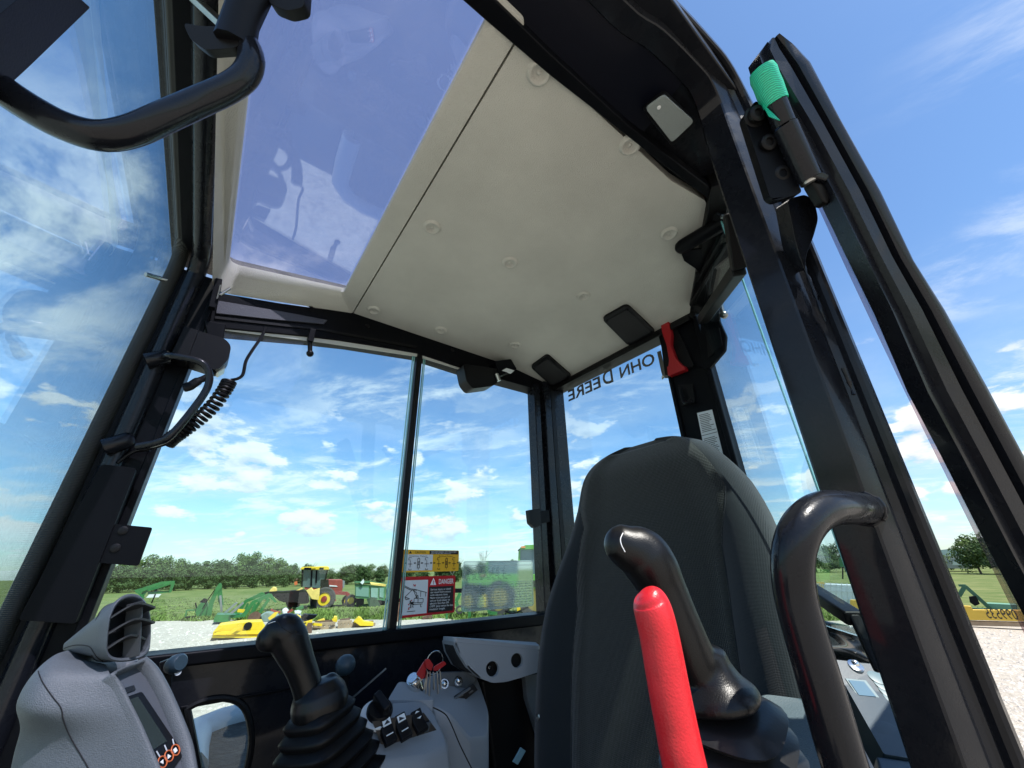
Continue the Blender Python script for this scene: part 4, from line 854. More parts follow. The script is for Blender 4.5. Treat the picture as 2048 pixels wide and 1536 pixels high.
    Lw = empty('pedal_lever', q(700, 1440, 1.12), 'sloping dark flat bar with a bright upper edge by the side wall', 'lever')
    MB().prism([q(p[0], p[1], 1.13) for p in ((702, 1398), (772, 1338), (778, 1350), (720, 1425))], (0, .01, 0)).build('lever_plate', NV, Lw, bevel=.001)
    MB().bar(q(700, 1400, 1.127), q(772, 1337, 1.127), .003, .003).build('lever_edge', M_['steel'], Lw)
side_console()
# ================================================================== left console, seen between handle and pillar
def left_console():
    T = empty('left_console', PD(1700, 1536, .62), 'blue grey control panel with display behind the grab handle', 'console')
    dd = lambda py: .86-(py-1310)*.00095
    d = lambda px, py, h=0.0: PD(px, py, dd(py)-h)
    a, b_, c_ = d(1660, 1325), d(1775, 1335), d(1768, 1508); nm = (b_-a).cross(c_-a).normalized()
    if nm.dot(a) > 0: nm = -nm
    MB().prism(rpoly([d(p[0], p[1]) for p in ((1640, 1316), (1760, 1328), (1800, 1390), (1870, 1525), (1768, 1508), (1690, 1370))], .004, 3), -nm*.05).build('panel', M_['bluegrey'], T, bevel=.004, seg=3)
    MB().prism([d(p[0], p[1], -.004) for p in ((1752, 1512), (1880, 1530), (1940, 1640), (1790, 1640))], -nm*.04).build('lower_panel', M_['bluegrey'], T, bevel=.004, seg=3)
    lt = mat('panel_legend', (.10, .16, .18), .45)
    def disc(px, py, r, m=lt, h=.002, name='button'): return MB().lathe([(r, -.002), (r, h), (r*.85, h+.0008), (.0004, h+.0008)], d(px, py), nm, 20).build(name, m, T, smooth=True, ang=40)
    sc = disc(1711, 1333, .014, M_['chrome'], .003, 'screw_head'); MB().ball(d(1710, 1328), .0085, 14).build('screw_dome', M_['chrome'], sc, smooth=True)
    MB().prism([d(p[0], p[1], .002) for p in ((1690, 1356), (1732, 1360), (1761, 1397), (1716, 1393))], -nm*.003).build('display_frame', lt, T, bevel=.001)
    MB().prism([d(p[0], p[1], .0035) for p in ((1697, 1360), (1728, 1363), (1752, 1393), (1718, 1390))], -nm*.002).build('display_screen', M_['display'], T)
    for p, r in (((1754, 1356), .0165), ((1766, 1370), .0165), ((1776, 1384), .016), ((1786, 1398), .016), ((1735, 1406), .0135), ((1746, 1424), .0135)): disc(*p, r)
    disc(1762, 1444, .014, M_['bluegrey']); disc(1790, 1478, .030, M_['bluegrey'])
    for k in range(3): MB().bar(d(1752+k*4, 1407+k, .001), d(1768+k*4, 1428+k, .001), .0015, .001).build('legend_line', lt, T)
    # padded armrest block next to it
    A = empty('padded_elbow_rest', PD(1560, 1500, .6), 'blue grey padded armrest block beside the black boot', 'armrest')
    e = lambda px, py: PD(px, py, .60-(py-1390)*.0009)
    MB().prism(rpoly([e(p[0], p[1]) for p in ((1512, 1396), (1530, 1388), (1622, 1400), (1665, 1500), (1700, 1600), (1480, 1600), (1490, 1430))], .012, 4), V(.02, .01, -.10)).build('pad', mat('armrest_vinyl', (.055, .085, .098), .5, bump=.4, bscale=500), A, bevel=.014, seg=4)
    # glossy moulding under the quarter window
    Bx = empty('rear_moulding', PD(1700, 1320, .95), 'glossy black moulded cover below the rear quarter window', 'cover')
    rows = []
    gl = mat('glossy_black_moulding', (.015, .02, .022), .12, coat=.6)
    for j in range(9):
        r_ = []
        for i in range(9):
            px, py = 1560+i*36, 1225+j*14+i*9
            r_.append(PD(px, py, 1.02+.05*math.sin(i*1.1+j*.7)+.04*math.sin(j*1.3)))
        rows.append(r_)
    MB().loft(rows, caps=False, closed=False).build('moulded_cover', gl, Bx, sub=2).modifiers.new('sol', 'SOLIDIFY').thickness = .01
left_console()
# ================================================================== fittings on roof, posts and windows
def spk(label, c4):
    pts = [PZ(p[0], p[1], HZ-.018) for p in c4]
    pts = [sl(p.x, p.y) for p in pts]; dn = V(-.13, 0, -1).normalized(); c = sum(pts, Vector())/4
    T = empty('speaker', c, label, 'speaker', 'speakers in the headliner')
    MB().prism(rpoly(pts, .022, 4), dn*.012).build('housing', M_['plastic'], T, bevel=.004, seg=2)
    inn = [p.lerp(c, .17)+dn*.0122 for p in pts]
    MB().prism(rpoly(inn, .012, 4), dn*.002).build('grille', M_['black'], T, bevel=.001)
    for p in pts:
        MB().lathe([(.004, 0), (.0035, .002), (.0004, .0022)], p.lerp(c, .20)+dn*.0142, dn, 8).build('screw_head', M_['satin'], T, smooth=True)
spk('square black speaker in headliner, next to the red hammer', ((1255, 611), (1311, 655), (1256, 683), (1204, 640)))
spk('square black speaker in headliner, at the rear corner post', ((1095, 711), (1144, 745), (1105, 766), (1061, 735)))
def dome():
    n_ = V(0, -.05, -1)
    zl = lambda px, py, k=0.0: PZ(px, py, .857+k)
    T = empty('dome_lamp', zl(1337, 235), 'rectangular interior lamp with clear ribbed lens above the door', 'lamp')
    MB().prism(rpoly([zl(*p) for p in ((1283, 214), (1328, 178), (1392, 240), (1343, 288))], .010, 4), (0, 0, -.010)).build('lamp_frame', M_['plastic'], T, bevel=.003)
    MB().prism(rpoly([zl(p[0], p[1], -.0105) for p in ((1290, 214), (1328, 187), (1387, 240), (1343, 282))], .008, 4), (0, 0, -.006)).build('lamp_lens', M_['lens'], T, bevel=.003, seg=3)
    MB().lathe([(.004, 0), (.003, .002), (.0003, .002)], zl(1318, 215, -.0168), (0, 0, -1), 10).build('lens_dimple', M_['white'], T, smooth=True)
dome()
def hammer():
    x = 1.185; q = lambda px, py, k=0: PX(px, py, x-k)
    T = empty('emergency_hammer', q(1345, 700), 'red emergency hammer clipped to the rear post', 'hammer')
    MB().prism(rpoly([q(*p) for p in ((1321, 646), (1336, 641), (1342, 668), (1341, 690), (1350, 715), (1368, 736), (1335, 750), (1338, 720), (1333, 690), (1325, 668))], .006, 3), (.018, 0, 0)).build('handle', M_['dkred'], T, bevel=.004, seg=3)
    MB().prism(rpoly([q(*p) for p in ((1334, 733), (1368, 731), (1370, 739), (1336, 752))], .003, 3), (.022, 0, 0)).build('hammer_head', M_['dkred'], T, bevel=.003)
    MB().lathe([(.006, 0), (.005, .006), (.0005, .014)], q(1327, 752), (.0, .5, -.7), 10).build('steel_point', M_['steel'], T, smooth=True)
    MB().prism(rpoly([q(p[0], p[1], -.018) for p in ((1318, 660), (1345, 640), (1375, 700), (1388, 732), (1330, 752))], .008, 3), (.012, 0, 0)).build('holder', M_['plastic'], T, bevel=.003)
    H = empty('coat_hook', PX(1373, 790, 1.2), 'small black coat hook on the rear post below the hammer', 'hook')
    MB().tube([V(p) for p in catmull([PX(1360, 775, 1.19), PX(1366, 800, 1.185), PX(1374, 806, 1.175), PX(1384, 798, 1.175)], 4)], .006, 8).prism(rpoly([PX(*p, 1.205) for p in ((1355, 770), (1385, 768), (1390, 805), (1362, 810))], .004, 3), (.01, 0, 0)).build('hook', M_['plastic'], H, smooth=True, ang=40)
    # instruction label with lines of small print
    Lb = empty('instruction_label', PX(1415, 860, 1.21), 'white instruction label with fine print on the rear post', 'label')
    c = [(1394, 826), (1424, 819), (1450, 925), (1416, 935)]
    g4 = [PX(p[0], p[1], 1.2135) for p in c]
    MB().prism(g4, (.001, 0, 0)).build('label_sheet', M_['label'], Lb)
    def uv(u, v): return g4[0].lerp(g4[1], u).lerp(g4[3].lerp(g4[2], u), v)+V(-.0008, 0, 0)
    k = MB(); random.seed(3); v = .05
    while v < .95:
        if abs(v-.43) > .05:
            L = random.uniform(.55, .85); w = (uv(0, 1)-uv(0, 0)).normalized()*.0022
            k.add([uv(.1, v), uv(.1+L, v), uv(.1+L, v)+w, uv(.1, v)+w], [(0, 1, 2, 3)])
        v += .032
    w = (uv(0, 1)-uv(0, 0)).normalized()*.002; k.add([uv(.0, .43), uv(1, .43), uv(1, .43)+w, uv(0, .43)+w], [(0, 1, 2, 3)])
    k.build('small_print', M_['inkgrey'], Lb)
hammer()
def rear_text():
    q = lambda px, py: PX(px, py, 1.2485)
    T = empty('rear_window_lettering', q(1225, 770), 'dark maker lettering across the top of the rear window, reversed', 'lettering')
    for body, a, c, hpx, first in (('J', (1334, 741), (1318, 747), 44, 1), ('OHN', (1312, 726), (1242, 756), 22, 0), ('D', (1229, 762), (1209, 771), 27, 0), ('EERE', (1204, 773), (1139, 802), 21, 0)):
        A, C = q(*a), q(*c); ux = (C-A); w = ux.length
        uy = q(a[0]-6, a[1]-hpx)-q(*a); h = uy.length
        text_part('letters', body, A+V(-.0004, 0, 0), ux, V(0, 0, 1), h/.72, M_['inkgrey'], T, 'LEFT', 0.0, fit=w, bold=.02)
rear_text()
def window_decals():
    yy = 1.262
    def quad(c4, y): 
        g4 = [PY(p[0], p[1], y) for p in c4]
        return lambda u, v, k=0.0: g4[0].lerp(g4[1], u).lerp(g4[3].lerp(g4[2], u), v)+V(0, -k, 0)
    def rect(uv, u0, v0, u1, v1, k, m, name, T, r=0.0):
        pts = [uv(u0, v0, k), uv(u1, v0, k), uv(u1, v1, k), uv(u0, v1, k)]
        if r: pts = rpoly(pts, r, 3)
        return MB().prism(pts, (0, .0003, 0)).build(name, m, T)
    def txt(uv, body, u, v, hv, m, T, fit=None, al='LEFT', k=.0016, bold=0.0):
        ux = uv(1, 0)-uv(0, 0); uy = uv(0, 0)-uv(0, 1)
        return text_part('print', body, uv(u, v, k), ux, uy, uy.length*hv, m, T, al, 0.0, fit=(ux.length*fit if fit else None), bold=bold)
    def lines(uv, segs, w, m, T, name='drawing', k=.0018):
        b = MB()
        for s in segs:
            for i in range(len(s)-1):
                b.bar(uv(s[i][0], s[i][1], k), uv(s[i+1][0], s[i+1][1], k), w, .0003, up=(0, 1, 0))
        return b.build(name, m, T)
    # danger sticker
    D = empty('danger_sticker', PY(855, 1232, yy), 'red framed DANGER sticker with excavator drawing on side window', 'sticker')
    uv = quad(((803, 1154), (911, 1151), (909, 1225), (797, 1237)), yy)
    rect(uv, 0, 0, 1, 1, 0, M_['redprint'], 'sticker_sheet', D, .006)
    rect(uv, .045, .09, .475, .94, .0007, M_['label'], 'picture_field', D)
    rect(uv, .495, .28, .965, .94, .0007, M_['ink'], 'text_field', D)
    txt(uv, 'DANGER', .67, .215, .185, M_['white'], D, fit=.285, bold=.012)
    tri = [uv(.515, .235, .0008), uv(.63, .235, .0008), uv(.573, .045, .0008)]
    MB().prism(tri, (0, .0003, 0)).build('warning_triangle', M_['white'], D)
    txt(uv, '!', .573, .215, .15, M_['redprint'], D, al='CENTER', bold=.02)
    for i, s in enumerate(('Serious injury or death', 'can result from contact', 'with electric lines.', 'Never move any part of', 'unit or load closer to', 'electric line than 3M', '(10FT )plus twice the line', 'insulator length.')):
        txt(uv, s, .525, .375+i*.072, .072, M_['white'], D, fit=.40*len(s)/24)
    lines(uv, [[(.06, .22), (.16, .30), (.26, .33), (.36, .38), (.46, .42)], [(.06, .25), (.16, .33), (.28, .35)], [(.08, .50), (.20, .33), (.28, .42), (.27, .55)], [(.08, .50), (.10, .57), (.16, .55), (.08, .50)], [(.22, .36), (.29, .55)], [(.24, .55), (.24, .66), (.31, .66), (.31, .55), (.24, .55)], [(.27, .55), (.30, .47), (.31, .55)], [(.22, .66), (.40, .66), (.40, .57), (.33, .56)], [(.22, .70), (.39, .70)], [(.22, .66), (.22, .76), (.24, .76)], [(.36, .70), (.36, .77), (.38, .77)], [(.13, .86), (.27, .86)], [(.35, .38), (.35, .52)], [(.44, .42), (.44, .52)]], .0016, M_['ink'], D)
    lines(uv, [[(.17, .60), (.19, .66), (.19, .78)], [(.16, .66), (.23, .64)], [(.19, .66), (.24, .70)]], .0032, M_['ink'], D)
    lines(uv, [[(.215, .19), (.23, .24)], [(.25, .20), (.24, .25)], [(.14, .68), (.16, .70)], [(.15, .78), (.17, .76)], [(.20, .58), (.19, .61)], [(.145, .80), (.17, .80)]], .0026, M_['redprint'], D, 'spark_marks')
    # control pattern sticker
    C = empty('control_pattern_sticker', PY(860, 1144, yy), 'yellow CAUTION sticker with lever pattern diagrams on side window', 'sticker')
    uv = quad(((806, 1099), (918, 1101), (917, 1142), (803, 1145)), yy)
    rect(uv, 0, 0, 1, 1, 0, M_['yprint'], 'sticker_sheet', C, .005)
    rect(uv, .025, .215, .515, .93, .0007, M_['label'], 'pattern_field', C)
    rect(uv, .455, .03, .985, .195, .0007, M_['ink'], 'text_field', C)
    txt(uv, 'CAUTION', .20, .165, .15, M_['ink'], C, fit=.18)
    MB().prism([uv(.10, .17, .0008), uv(.15, .17, .0008), uv(.125, .05, .0008)], (0, .0003, 0)).build('warning_triangle', M_['ink'], C)
    txt(uv, 'FAMILIARIZE YOURSELF WITH THE PATTERN', .48, .105, .07, M_['white'], C, fit=.46)
    txt(uv, 'SELECTED BEFORE OPERATING', .48, .175, .07, M_['white'], C, fit=.36)
    txt(uv, 'Excavator Pattern', .11, .31, .085, M_['ink'], C, fit=.30)
    txt(uv, 'Backhoe Pattern', .62, .31, .085, M_['ink'], C, fit=.26)
    for u0 in (0.0, .495):
        for cu in (.13, .41):
            x = u0+cu
            lines(uv, [[(x, .50), (x, .78)], [(x-.035, .64), (x+.035, .64)], [(x-.025, .36), (x-.03, .46), (x+.005, .47)], [(x-.025, .36), (x+.02, .36)], [(x-.02, .84), (x-.015, .90), (x+.02, .90), (x+.02, .85)], [(x-.10, .60), (x-.085, .57), (x-.065, .60), (x-.085, .63), (x-.10, .60)], [(x+.06, .60), (x+.075, .57), (x+.095, .60), (x+.075, .63), (x+.06, .60)]], .0014, M_['ink'], C)
        x = u0+.27
        lines(uv, [[(x-.018, .40), (x+.018, .40), (x+.018, .82), (x-.018, .82), (x-.018, .40)], [(x-.018, .54), (x+.018, .54)], [(x-.018, .68), (x+.018, .68)], [(x, .54), (x, .68)], [(x, .34), (x, .37)], [(x, .85), (x, .89)]], .0016, M_['ink'], C)
    # frosted reference chart, print showing through
    F = empty('frosted_chart_sticker', PY(995, 1222, 1.27), 'translucent frosted chart sticker with fine tables on side window', 'sticker')
    m = bpy.data.materials.new('frosted_film'); m.use_nodes = True; nt = m.node_tree; nt.nodes.clear()
    tr = nt.nodes.new('ShaderNodeBsdfTransparent'); rf = nt.nodes.new('ShaderNodeBsdfRefraction'); rf.inputs['Roughness'].default_value = .16; rf.inputs['IOR'].default_value = 1.12; rf.inputs['Color'].default_value = (.86, .92, .90, 1)
    tlc = nt.nodes.new('ShaderNodeBsdfTranslucent'); tlc.inputs[0].default_value = (.55, .62, .60, 1)
    mx = nt.nodes.new('ShaderNodeMixShader'); mx.inputs[0].default_value = .30; out = nt.nodes.new('ShaderNodeOutputMaterial')
    nt.links.new(rf.outputs[0], mx.inputs[1]); nt.links.new(tlc.outputs[0], mx.inputs[2]); nt.links.new(mx.outputs[0], out.inputs[0])
    uv = quad(((925, 1122), (1065, 1121), (1068, 1212), (922, 1225)), 1.276)
    pts = rpoly([uv(0, 0), uv(1, 0), uv(1, 1), uv(0, 1)], .012, 4)
    k = MB(); k.add(pts, [tuple(range(len(pts)))]); k.build('film', m, F)
    fr = mat('film_edge_print', (.42, .50, .47), .5)
    lines(uv, [[(.02, .02), (.98, .02), (.98, .98), (.02, .98), (.02, .02)], [(.03, .10), (.97, .10)]], .0014, fr, F, 'film_border', .003)
    random.seed(5); seg = []
    for r_ in range(9):
        v = .50+r_*.055; u = .03
        while u < .95:
            L = random.uniform(.02, .07); seg.append([(u, v), (min(.97, u+L), v-.002)]); u += L+random.uniform(.01, .03)
    for r_ in range(8):
        v = .14+r_*.035; u = .05
        while u < .60:
            L = random.uniform(.02, .06); seg.append([(u, v), (min(.95, u+L), v)]); u += L+random.uniform(.02, .06)
    lines(uv, seg, .0013, mat('film_print', (.14, .18, .17), .5), F, 'film_print', .003)
    grid = [[(.03, .46+.055*i), (.97, .46+.055*i)] for i in range(10)]+[[(.03+.094*i, .46), (.03+.094*i, .96)] for i in range(11)]
    lines(uv, grid, .0010, fr, F, 'film_grid', .0032)
window_decals()
def small_fittings():
    q = PY
    # coiled cord
    Cc = empty('coiled_cord', q(460, 770, 1.19), 'black coiled cord hanging from the side rail to the pillar', 'cord')
    up = [q(530, 655, 1.235), q(524, 672, 1.22), q(505, 700, 1.20), q(492, 722, 1.19), q(486, 748, 1.185), q(476, 757, 1.185), q(462, 760, 1.19)]
    A = [q(458, 764, 1.19), q(448, 782, 1.19), q(425, 813, 1.19), q(395, 840, 1.19), (q(365, 862, 1.195)), q(345, 876, 1.20), q(332, 888, 1.205)]
    cl = [V(p) for p in catmull(A, 30)]; N = len(cl); coil = []; turns = 24; rr = .0145
    for i in range(N*3-2):
        j, f = divmod(i, 3); p = cl[j] if f == 0 or j+1 >= N else cl[j].lerp(cl[j+1], f/3)
        t = (cl[min(j+1, N-1)]-cl[max(j-1, 0)]).normalized(); u = t.cross(V(0, 1, 0)).normalized(); w = t.cross(u); a = i/(N*3)*turns*2*math.pi
        coil.append(p+(u*math.cos(a)+w*math.sin(a))*rr)
    MB().tube([V(p) for p in catmull(up, 5)], .0042, 8).build('lead', M_['plastic'], Cc, smooth=True)
    MB().tube(coil, .0042, 7).build('coil', M_['plastic'], Cc, smooth=True)
    MB().tube([V(p) for p in catmull([q(332, 888, 1.205), q(300, 897, 1.215), q(270, 902, 1.22), q(245, 918, 1.225), q(235, 926, 1.225)], 5)], .0042, 8).tube([V(p) for p in catmull([q(300, 900, 1.222), q(262, 905, 1.23), q(240, 925, 1.232)], 5)], .0035, 8).build('lead', M_['plastic'], Cc, smooth=True)
    # black box on the pillar with its small lever
    Bx = empty('wiper_motor_cover', q(400, 700, 1.2), 'black rounded cover box at the top of the front pillar', 'cover')
    MB().prism(rpoly([q(*p, 1.185) for p in ((398, 662), (450, 677), (463, 692), (456, 720), (438, 738), (426, 739), (374, 722))], [.004, .012, .02, .01, .02, .004, .004], 4), (0, .05, 0)).build('cover_shell', M_['plastic'], Bx, bevel=.005, seg=3)
    MB().prism(rpoly([q(*p, 1.19) for p in ((370, 652), (397, 661), (374, 722), (341, 712))], .003, 3), (0, .05, 0)).build('cover_base', M_['plastic'], Bx, bevel=.002)
    MB().prism([q(*p, 1.20) for p in ((428, 739), (452, 722), (450, 736), (436, 745))], (0, .04, 0)).build('motor_rim', M_['steel'], Bx, bevel=.002)
    lv = MB().tube([V(p) for p in catmull([q(428, 742, 1.20), q(412, 755, 1.195), q(396, 762, 1.195), q(380, 772, 1.195), q(366, 776, 1.195)], 4)], [.008]*4+[.009]*4+[.0115]*4+[.0125]*4+[.011], 10, squash=.5).build('latch_lever', M_['plastic'], Bx, smooth=True, ang=60)
    MB().prism([q(*p, 1.225) for p in ((408, 640), (452, 648), (446, 680), (415, 668))], (0, .02, 0)).build('mount_plate', M_['satin'], Bx, bevel=.002)
    # window latch block near the roof corner
    Lt = empty('roof_latch', q(430, 590, 1.2), 'upright steel latch at the front corner of the headliner', 'latch')
    MB().prism(rpoly([q(*p, 1.20) for p in ((431, 556), (445, 558), (437, 600), (430, 615), (418, 612), (424, 588))], .003, 3), (0, .02, 0)).build('latch_body', M_['satin'], Lt, bevel=.002)
    MB().tube([q(440, 590, 1.19), q(460, 577, 1.19)], .004, 10).build('latch_pin', M_['steel'], Lt, smooth=True, ang=40)
    MB().bar(q(441, 570, 1.195), q(434, 598, 1.195), .003).build('latch_edge', M_['chrome'], Lt)
    # ball mount under the rail
    Bm = empty('ball_mount', q(621, 690, 1.22), 'small black ball mount hanging under the side rail', 'mount')
    MB().box(tuple(q(613, 684, 1.22)+V(0, -.012, 0)), tuple(q(630, 668, 1.22)+V(0, .014, .01))).build('mount_block', M_['satin'], Bm, bevel=.002)
    MB().tube([q(620, 680, 1.22), q(620, 706, 1.22)], .007, 10).ball(q(620, 707, 1.22), .011, 14).build('mount_ball', M_['plastic'], Bm, smooth=True, ang=60)
    # wiper motor at the rear of the rail
    Wm = empty('window_lock_housing', q(965, 755, 1.2), 'black latch housing under the rail near the rear corner', 'housing')
    MB().prism(rpoly([q(*p, 1.19) for p in ((926, 728), (1000, 738), (996, 765), (985, 772), (945, 777), (933, 762))], .012, 4), (0, .06, 0)).build('housing', M_['plastic'], Wm, bevel=.006, seg=3)
    MB().prism(rpoly([q(*p, 1.185) for p in ((990, 722), (1022, 718), (1034, 738), (1000, 752))], .006, 3), (0, .05, 0)).build('housing_arm', M_['satin'], Wm, bevel=.004)
    MB().prism([q(*p, 1.183) for p in ((1004, 741), (1013, 736), (1029, 741), (1022, 747))], (0, .004, 0)).build('name_plate', M_['label'], Wm)
    MB().tube([q(993, 748, 1.18), q(998, 762, 1.18)], .009, 12).build('housing_screw', M_['steel'], Wm, smooth=True, ang=40)
    # sliding window catch at the rear post
    Wc = empty('window_catch', q(1065, 1035, 1.2), 'small black sliding window catch on the rear corner post', 'latch')
    MB().prism(rpoly([q(*p, 1.215) for p in ((1057, 1020), (1080, 1017), (1083, 1050), (1070, 1056), (1060, 1046))], .005, 3), (0, .02, 0)).build('catch_body', M_['plastic'], Wc, bevel=.003)
    MB().prism([q(*p, 1.22) for p in ((1078, 1022), (1098, 1020), (1100, 1044), (1080, 1047))], (0, .03, 0)).build('catch_bracket', M_['satin'], Wc, bevel=.002)
small_fittings()
# ================================================================== outside: ground, field, trees, machines
def ground_mat(name, cols, scales, rough=.95, bump=.6, bscale=14, bdist=.05):
    m = bpy.data.materials.new(name); m.use_nodes = True; nt = m.node_tree; b = nt.nodes['Principled BSDF']; L = nt.links
    tc = nt.nodes.new('ShaderNodeTexCoord')
    def nz(s, d=8):
        t = nt.nodes.new('ShaderNodeTexNoise'); L.new(tc.outputs['Object'], t.inputs['Vector']); t.inputs['Scale'].default_value = s; t.inputs['Detail'].default_value = d; t.inputs['Roughness'].default_value = .65; return t.outputs['Fac']
    prev = None
    for i, (c, s) in enumerate(zip(cols, scales)):
        if prev is None: prev = c; continue
        mr = nt.nodes.new('ShaderNodeMapRange'); L.new(nz(s), mr.inputs[0]); mr.inputs[1].default_value = .38; mr.inputs[2].default_value = .64
        mx = nt.nodes.new('ShaderNodeMix'); mx.data_type = 'RGBA'; L.new(mr.outputs[0], mx.inputs[0])
        if isinstance(prev, tuple): mx.inputs[6].default_value = (*prev, 1)
        else: L.new(prev, mx.inputs[6])
        mx.inputs[7].default_value = (*c, 1); prev = mx.outputs[2]
    L.new(prev, b.inputs['Base Color']); b.inputs['Roughness'].default_value = rough; b.inputs['Specular IOR Level'].default_value = .1
    bp = nt.nodes.new('ShaderNodeBump'); bp.inputs['Strength'].default_value = bump; bp.inputs['Distance'].default_value = bdist; L.new(nz(bscale, 6), bp.inputs['Height']); L.new(bp.outputs[0], b.inputs['Normal'])
    return m
GRASS = ground_mat('field_grass', ((.125, .15, .05), (.19, .20, .08), (.085, .125, .035)), (1, .10, .55), bump=.8, bscale=5, bdist=.1)
GRAVEL = ground_mat('crushed_gravel', ((.42, .37, .30), (.50, .45, .37), (.27, .235, .195), (.46, .415, .355)), (1, .7, 6.0, 18.0), bump=.9, bscale=16, bdist=.05)
def sheet(name, pts, m, z):
    b = MB().add([V(x, y, z) for x, y in pts], [tuple(range(len(pts)))]); o = b.build(name, m, None); o['kind'] = 'structure'; return o
sheet('ground', [(-2500, -2500), (2500, -2500), (2500, 2500), (-2500, 2500)], GRASS, GZ)
random.seed(11)
edge = []
for i in range(60):                                             # ragged edge between gravel yard and grass
    t = i/59; a = V(-60, 62, 0); c = V(-.7, 31, 0); d = V(8.7, 22.2, 0); e = V(24.5, 4.6, 0); f = V(60, -22, 0)
    k = t*4; seg = min(3, int(k)); P_ = [a, c, d, e, f]; p = P_[seg].lerp(P_[seg+1], k-seg)
    edge.append((p.x+random.uniform(-.5, .5), p.y+random.uniform(-.5, .5)))
sheet('gravel_yard', edge+[(60, -60), (-60, -60)], GRAVEL, GZ+.004)
# loose grass along the yard edge and over the near field
def grass_tufts():
    m = mat('grass_blades', (.13, .19, .045), .8, var=.35, vscale=.4, spec=.1); m2 = m
    b = MB(); random.seed(4); pts = []
    for i in range(2600):
        j = random.randrange(14, 46); x, y = edge[j]; t = random.random(); x2, y2 = edge[j+1]
        bx, by = x+(x2-x)*t, y+(y2-y)*t; d = abs(random.gauss(0, 2.0)); pts.append((bx+d*.65, by+d*.75, 1.0))
    for i in range(2200):
        px, py = random.uniform(300, 820), random.uniform(1196, 1240); g = PG(px, py)
        if g.y < 80: pts.append((g.x, g.y, .35))
    vs, fs = [], []
    for (x, y, k) in pts:
        for q in range(4):
            a = random.uniform(0, 6.28); h = random.uniform(.08, .26)*k; w = random.uniform(.02, .05); lx, ly = random.gauss(0, .12), random.gauss(0, .12)
            ox, oy = x+random.gauss(0, .12), y+random.gauss(0, .12); n = len(vs)
            vs += [V(ox-w*math.cos(a), oy-w*math.sin(a), GZ), V(ox+w*math.cos(a), oy+w*math.sin(a), GZ), V(ox+lx, oy+ly, GZ+h)]; fs.append((n, n+1, n+2))
    b.add(vs, fs); o = b.build('grass', m, None); tag(o, 'rough tufts of green grass along the gravel edge', 'grass', kind='stuff')
grass_tufts()
def stones():
    b = MB(); random.seed(9); vs, fs = [], []
    for i in range(5200):
        if i < 3600:
            t = random.random(); g = PG(random.uniform(150, 820), random.uniform(1248, 1420)); 
        else: g = PG(random.uniform(1900, 2090), random.uniform(1262, 1500))
        if g.z > 0 or g.length > 60 or (g.y > 30): continue
        s = random.uniform(.015, .05)*(.6+g.length/30); n = len(vs)
        for k in range(4): 
            a = k*math.pi/2+random.random(); vs.append(V(g.x+math.cos(a)*s*random.uniform(.7, 1.2), g.y+math.sin(a)*s*random.uniform(.7, 1.2), GZ+.003))
        vs.append(V(g.x, g.y, GZ+.004+s*random.uniform(.35, .7))); fs += [(n, n+1, n+4), (n+1, n+2, n+4), (n+2, n+3, n+4), (n+3, n, n+4)]
    b.add(vs, fs); o = b.build('loose_stones', mat('pale_stone', (.45, .41, .36), .95, var=.3, vscale=3), None); tag(o, 'loose pale stones scattered over the gravel yard', 'stones', kind='stuff')
stones()
# ---------------------------------------------------------------- trees
BARK = mat('bark', (.10, .085, .07), .9, var=.3, vscale=6)
BARE = mat('bare_grey_bark', (.24, .21, .19), .9, var=.2, vscale=5)
def leaf_mat(name, c1, c2):
    m = mat(name, c1, .7, var=.3, vscale=.55, col2=c2, spec=.2); b = m.node_tree.nodes['Principled BSDF']; return m
LEAF = [leaf_mat('leaves_dark', (.062, .105, .028), (.034, .060, .019)), leaf_mat('leaves_mid', (.100, .155, .038), (.056, .092, .026)), leaf_mat('leaves_olive', (.130, .155, .052), (.070, .090, .034))]
def crown_mesh(seed, w, h, n_cl, leaves, lm, size, base=.12, wild=.25):
    random.seed(seed); vs, fs = [], []
    for c in range(n_cl):
        while True:
            x, y, z = [random.uniform(-1, 1) for _ in range(3)]
            if x*x+y*y+z*z < 1 and (x*x+y*y+z*z) > .12: break
        zz = z*.5+.5; rx = w*.5*(1-.35*max(0, zz-.55)/.45)
        cx, cy, cz = x*rx, y*rx, h*(base+(1-base)*zz*random.uniform(.88, 1.02)); cr = random.uniform(.12, .27)*w*(1+wild*random.uniform(-1, 1))
        for l in range(leaves):
            while True:
                a, b_, d = [random.uniform(-1, 1) for _ in range(3)]; q = a*a+b_*b_+d*d
                if .15 < q < 1: break
            p = V(cx+a*cr, cy+b_*cr, max(.02, cz+d*cr*.75)); nrm = V(a+random.gauss(0, .3), b_+random.gauss(0, .3), d+.25+random.gauss(0, .3)).normalized()
            u = nrm.orthogonal().normalized(); v = nrm.cross(u); s = size*random.uniform(.6, 1.5); k = len(vs)
            vs += [p+u*s, p+v*s*.55, p-u*s, p-v*s*.55]; fs.append((k, k+1, k+2, k+3))
    me = bpy.data.meshes.new('crown'); me.from_pydata([tuple(v) for v in vs], [], fs); me.materials.append(lm); return me
def trunk_mesh(seed, h, r, m, twigs=7):
    random.seed(seed); b = MB(); b.tube([V(0, 0, 0), V(.05, .02, h*.3), V(.12, -.05, h*.6)], [r, r*.75, r*.4], 7)
    for k in range(twigs):
        a = random.uniform(0, 6.28); z = h*random.uniform(.22, .55); L = h*random.uniform(.25, .42); b.tube([V(.05, 0, z), V(math.cos(a)*L*.5, math.sin(a)*L*.5, z+L*.55), V(math.cos(a)*L*.8, math.sin(a)*L*.8, z+L)], [r*.42, r*.25, r*.08], 5)
    me = bpy.data.meshes.new('trunk'); me.from_pydata([tuple(v) for v in b.v], [], b.f); me.materials.append(m); return me
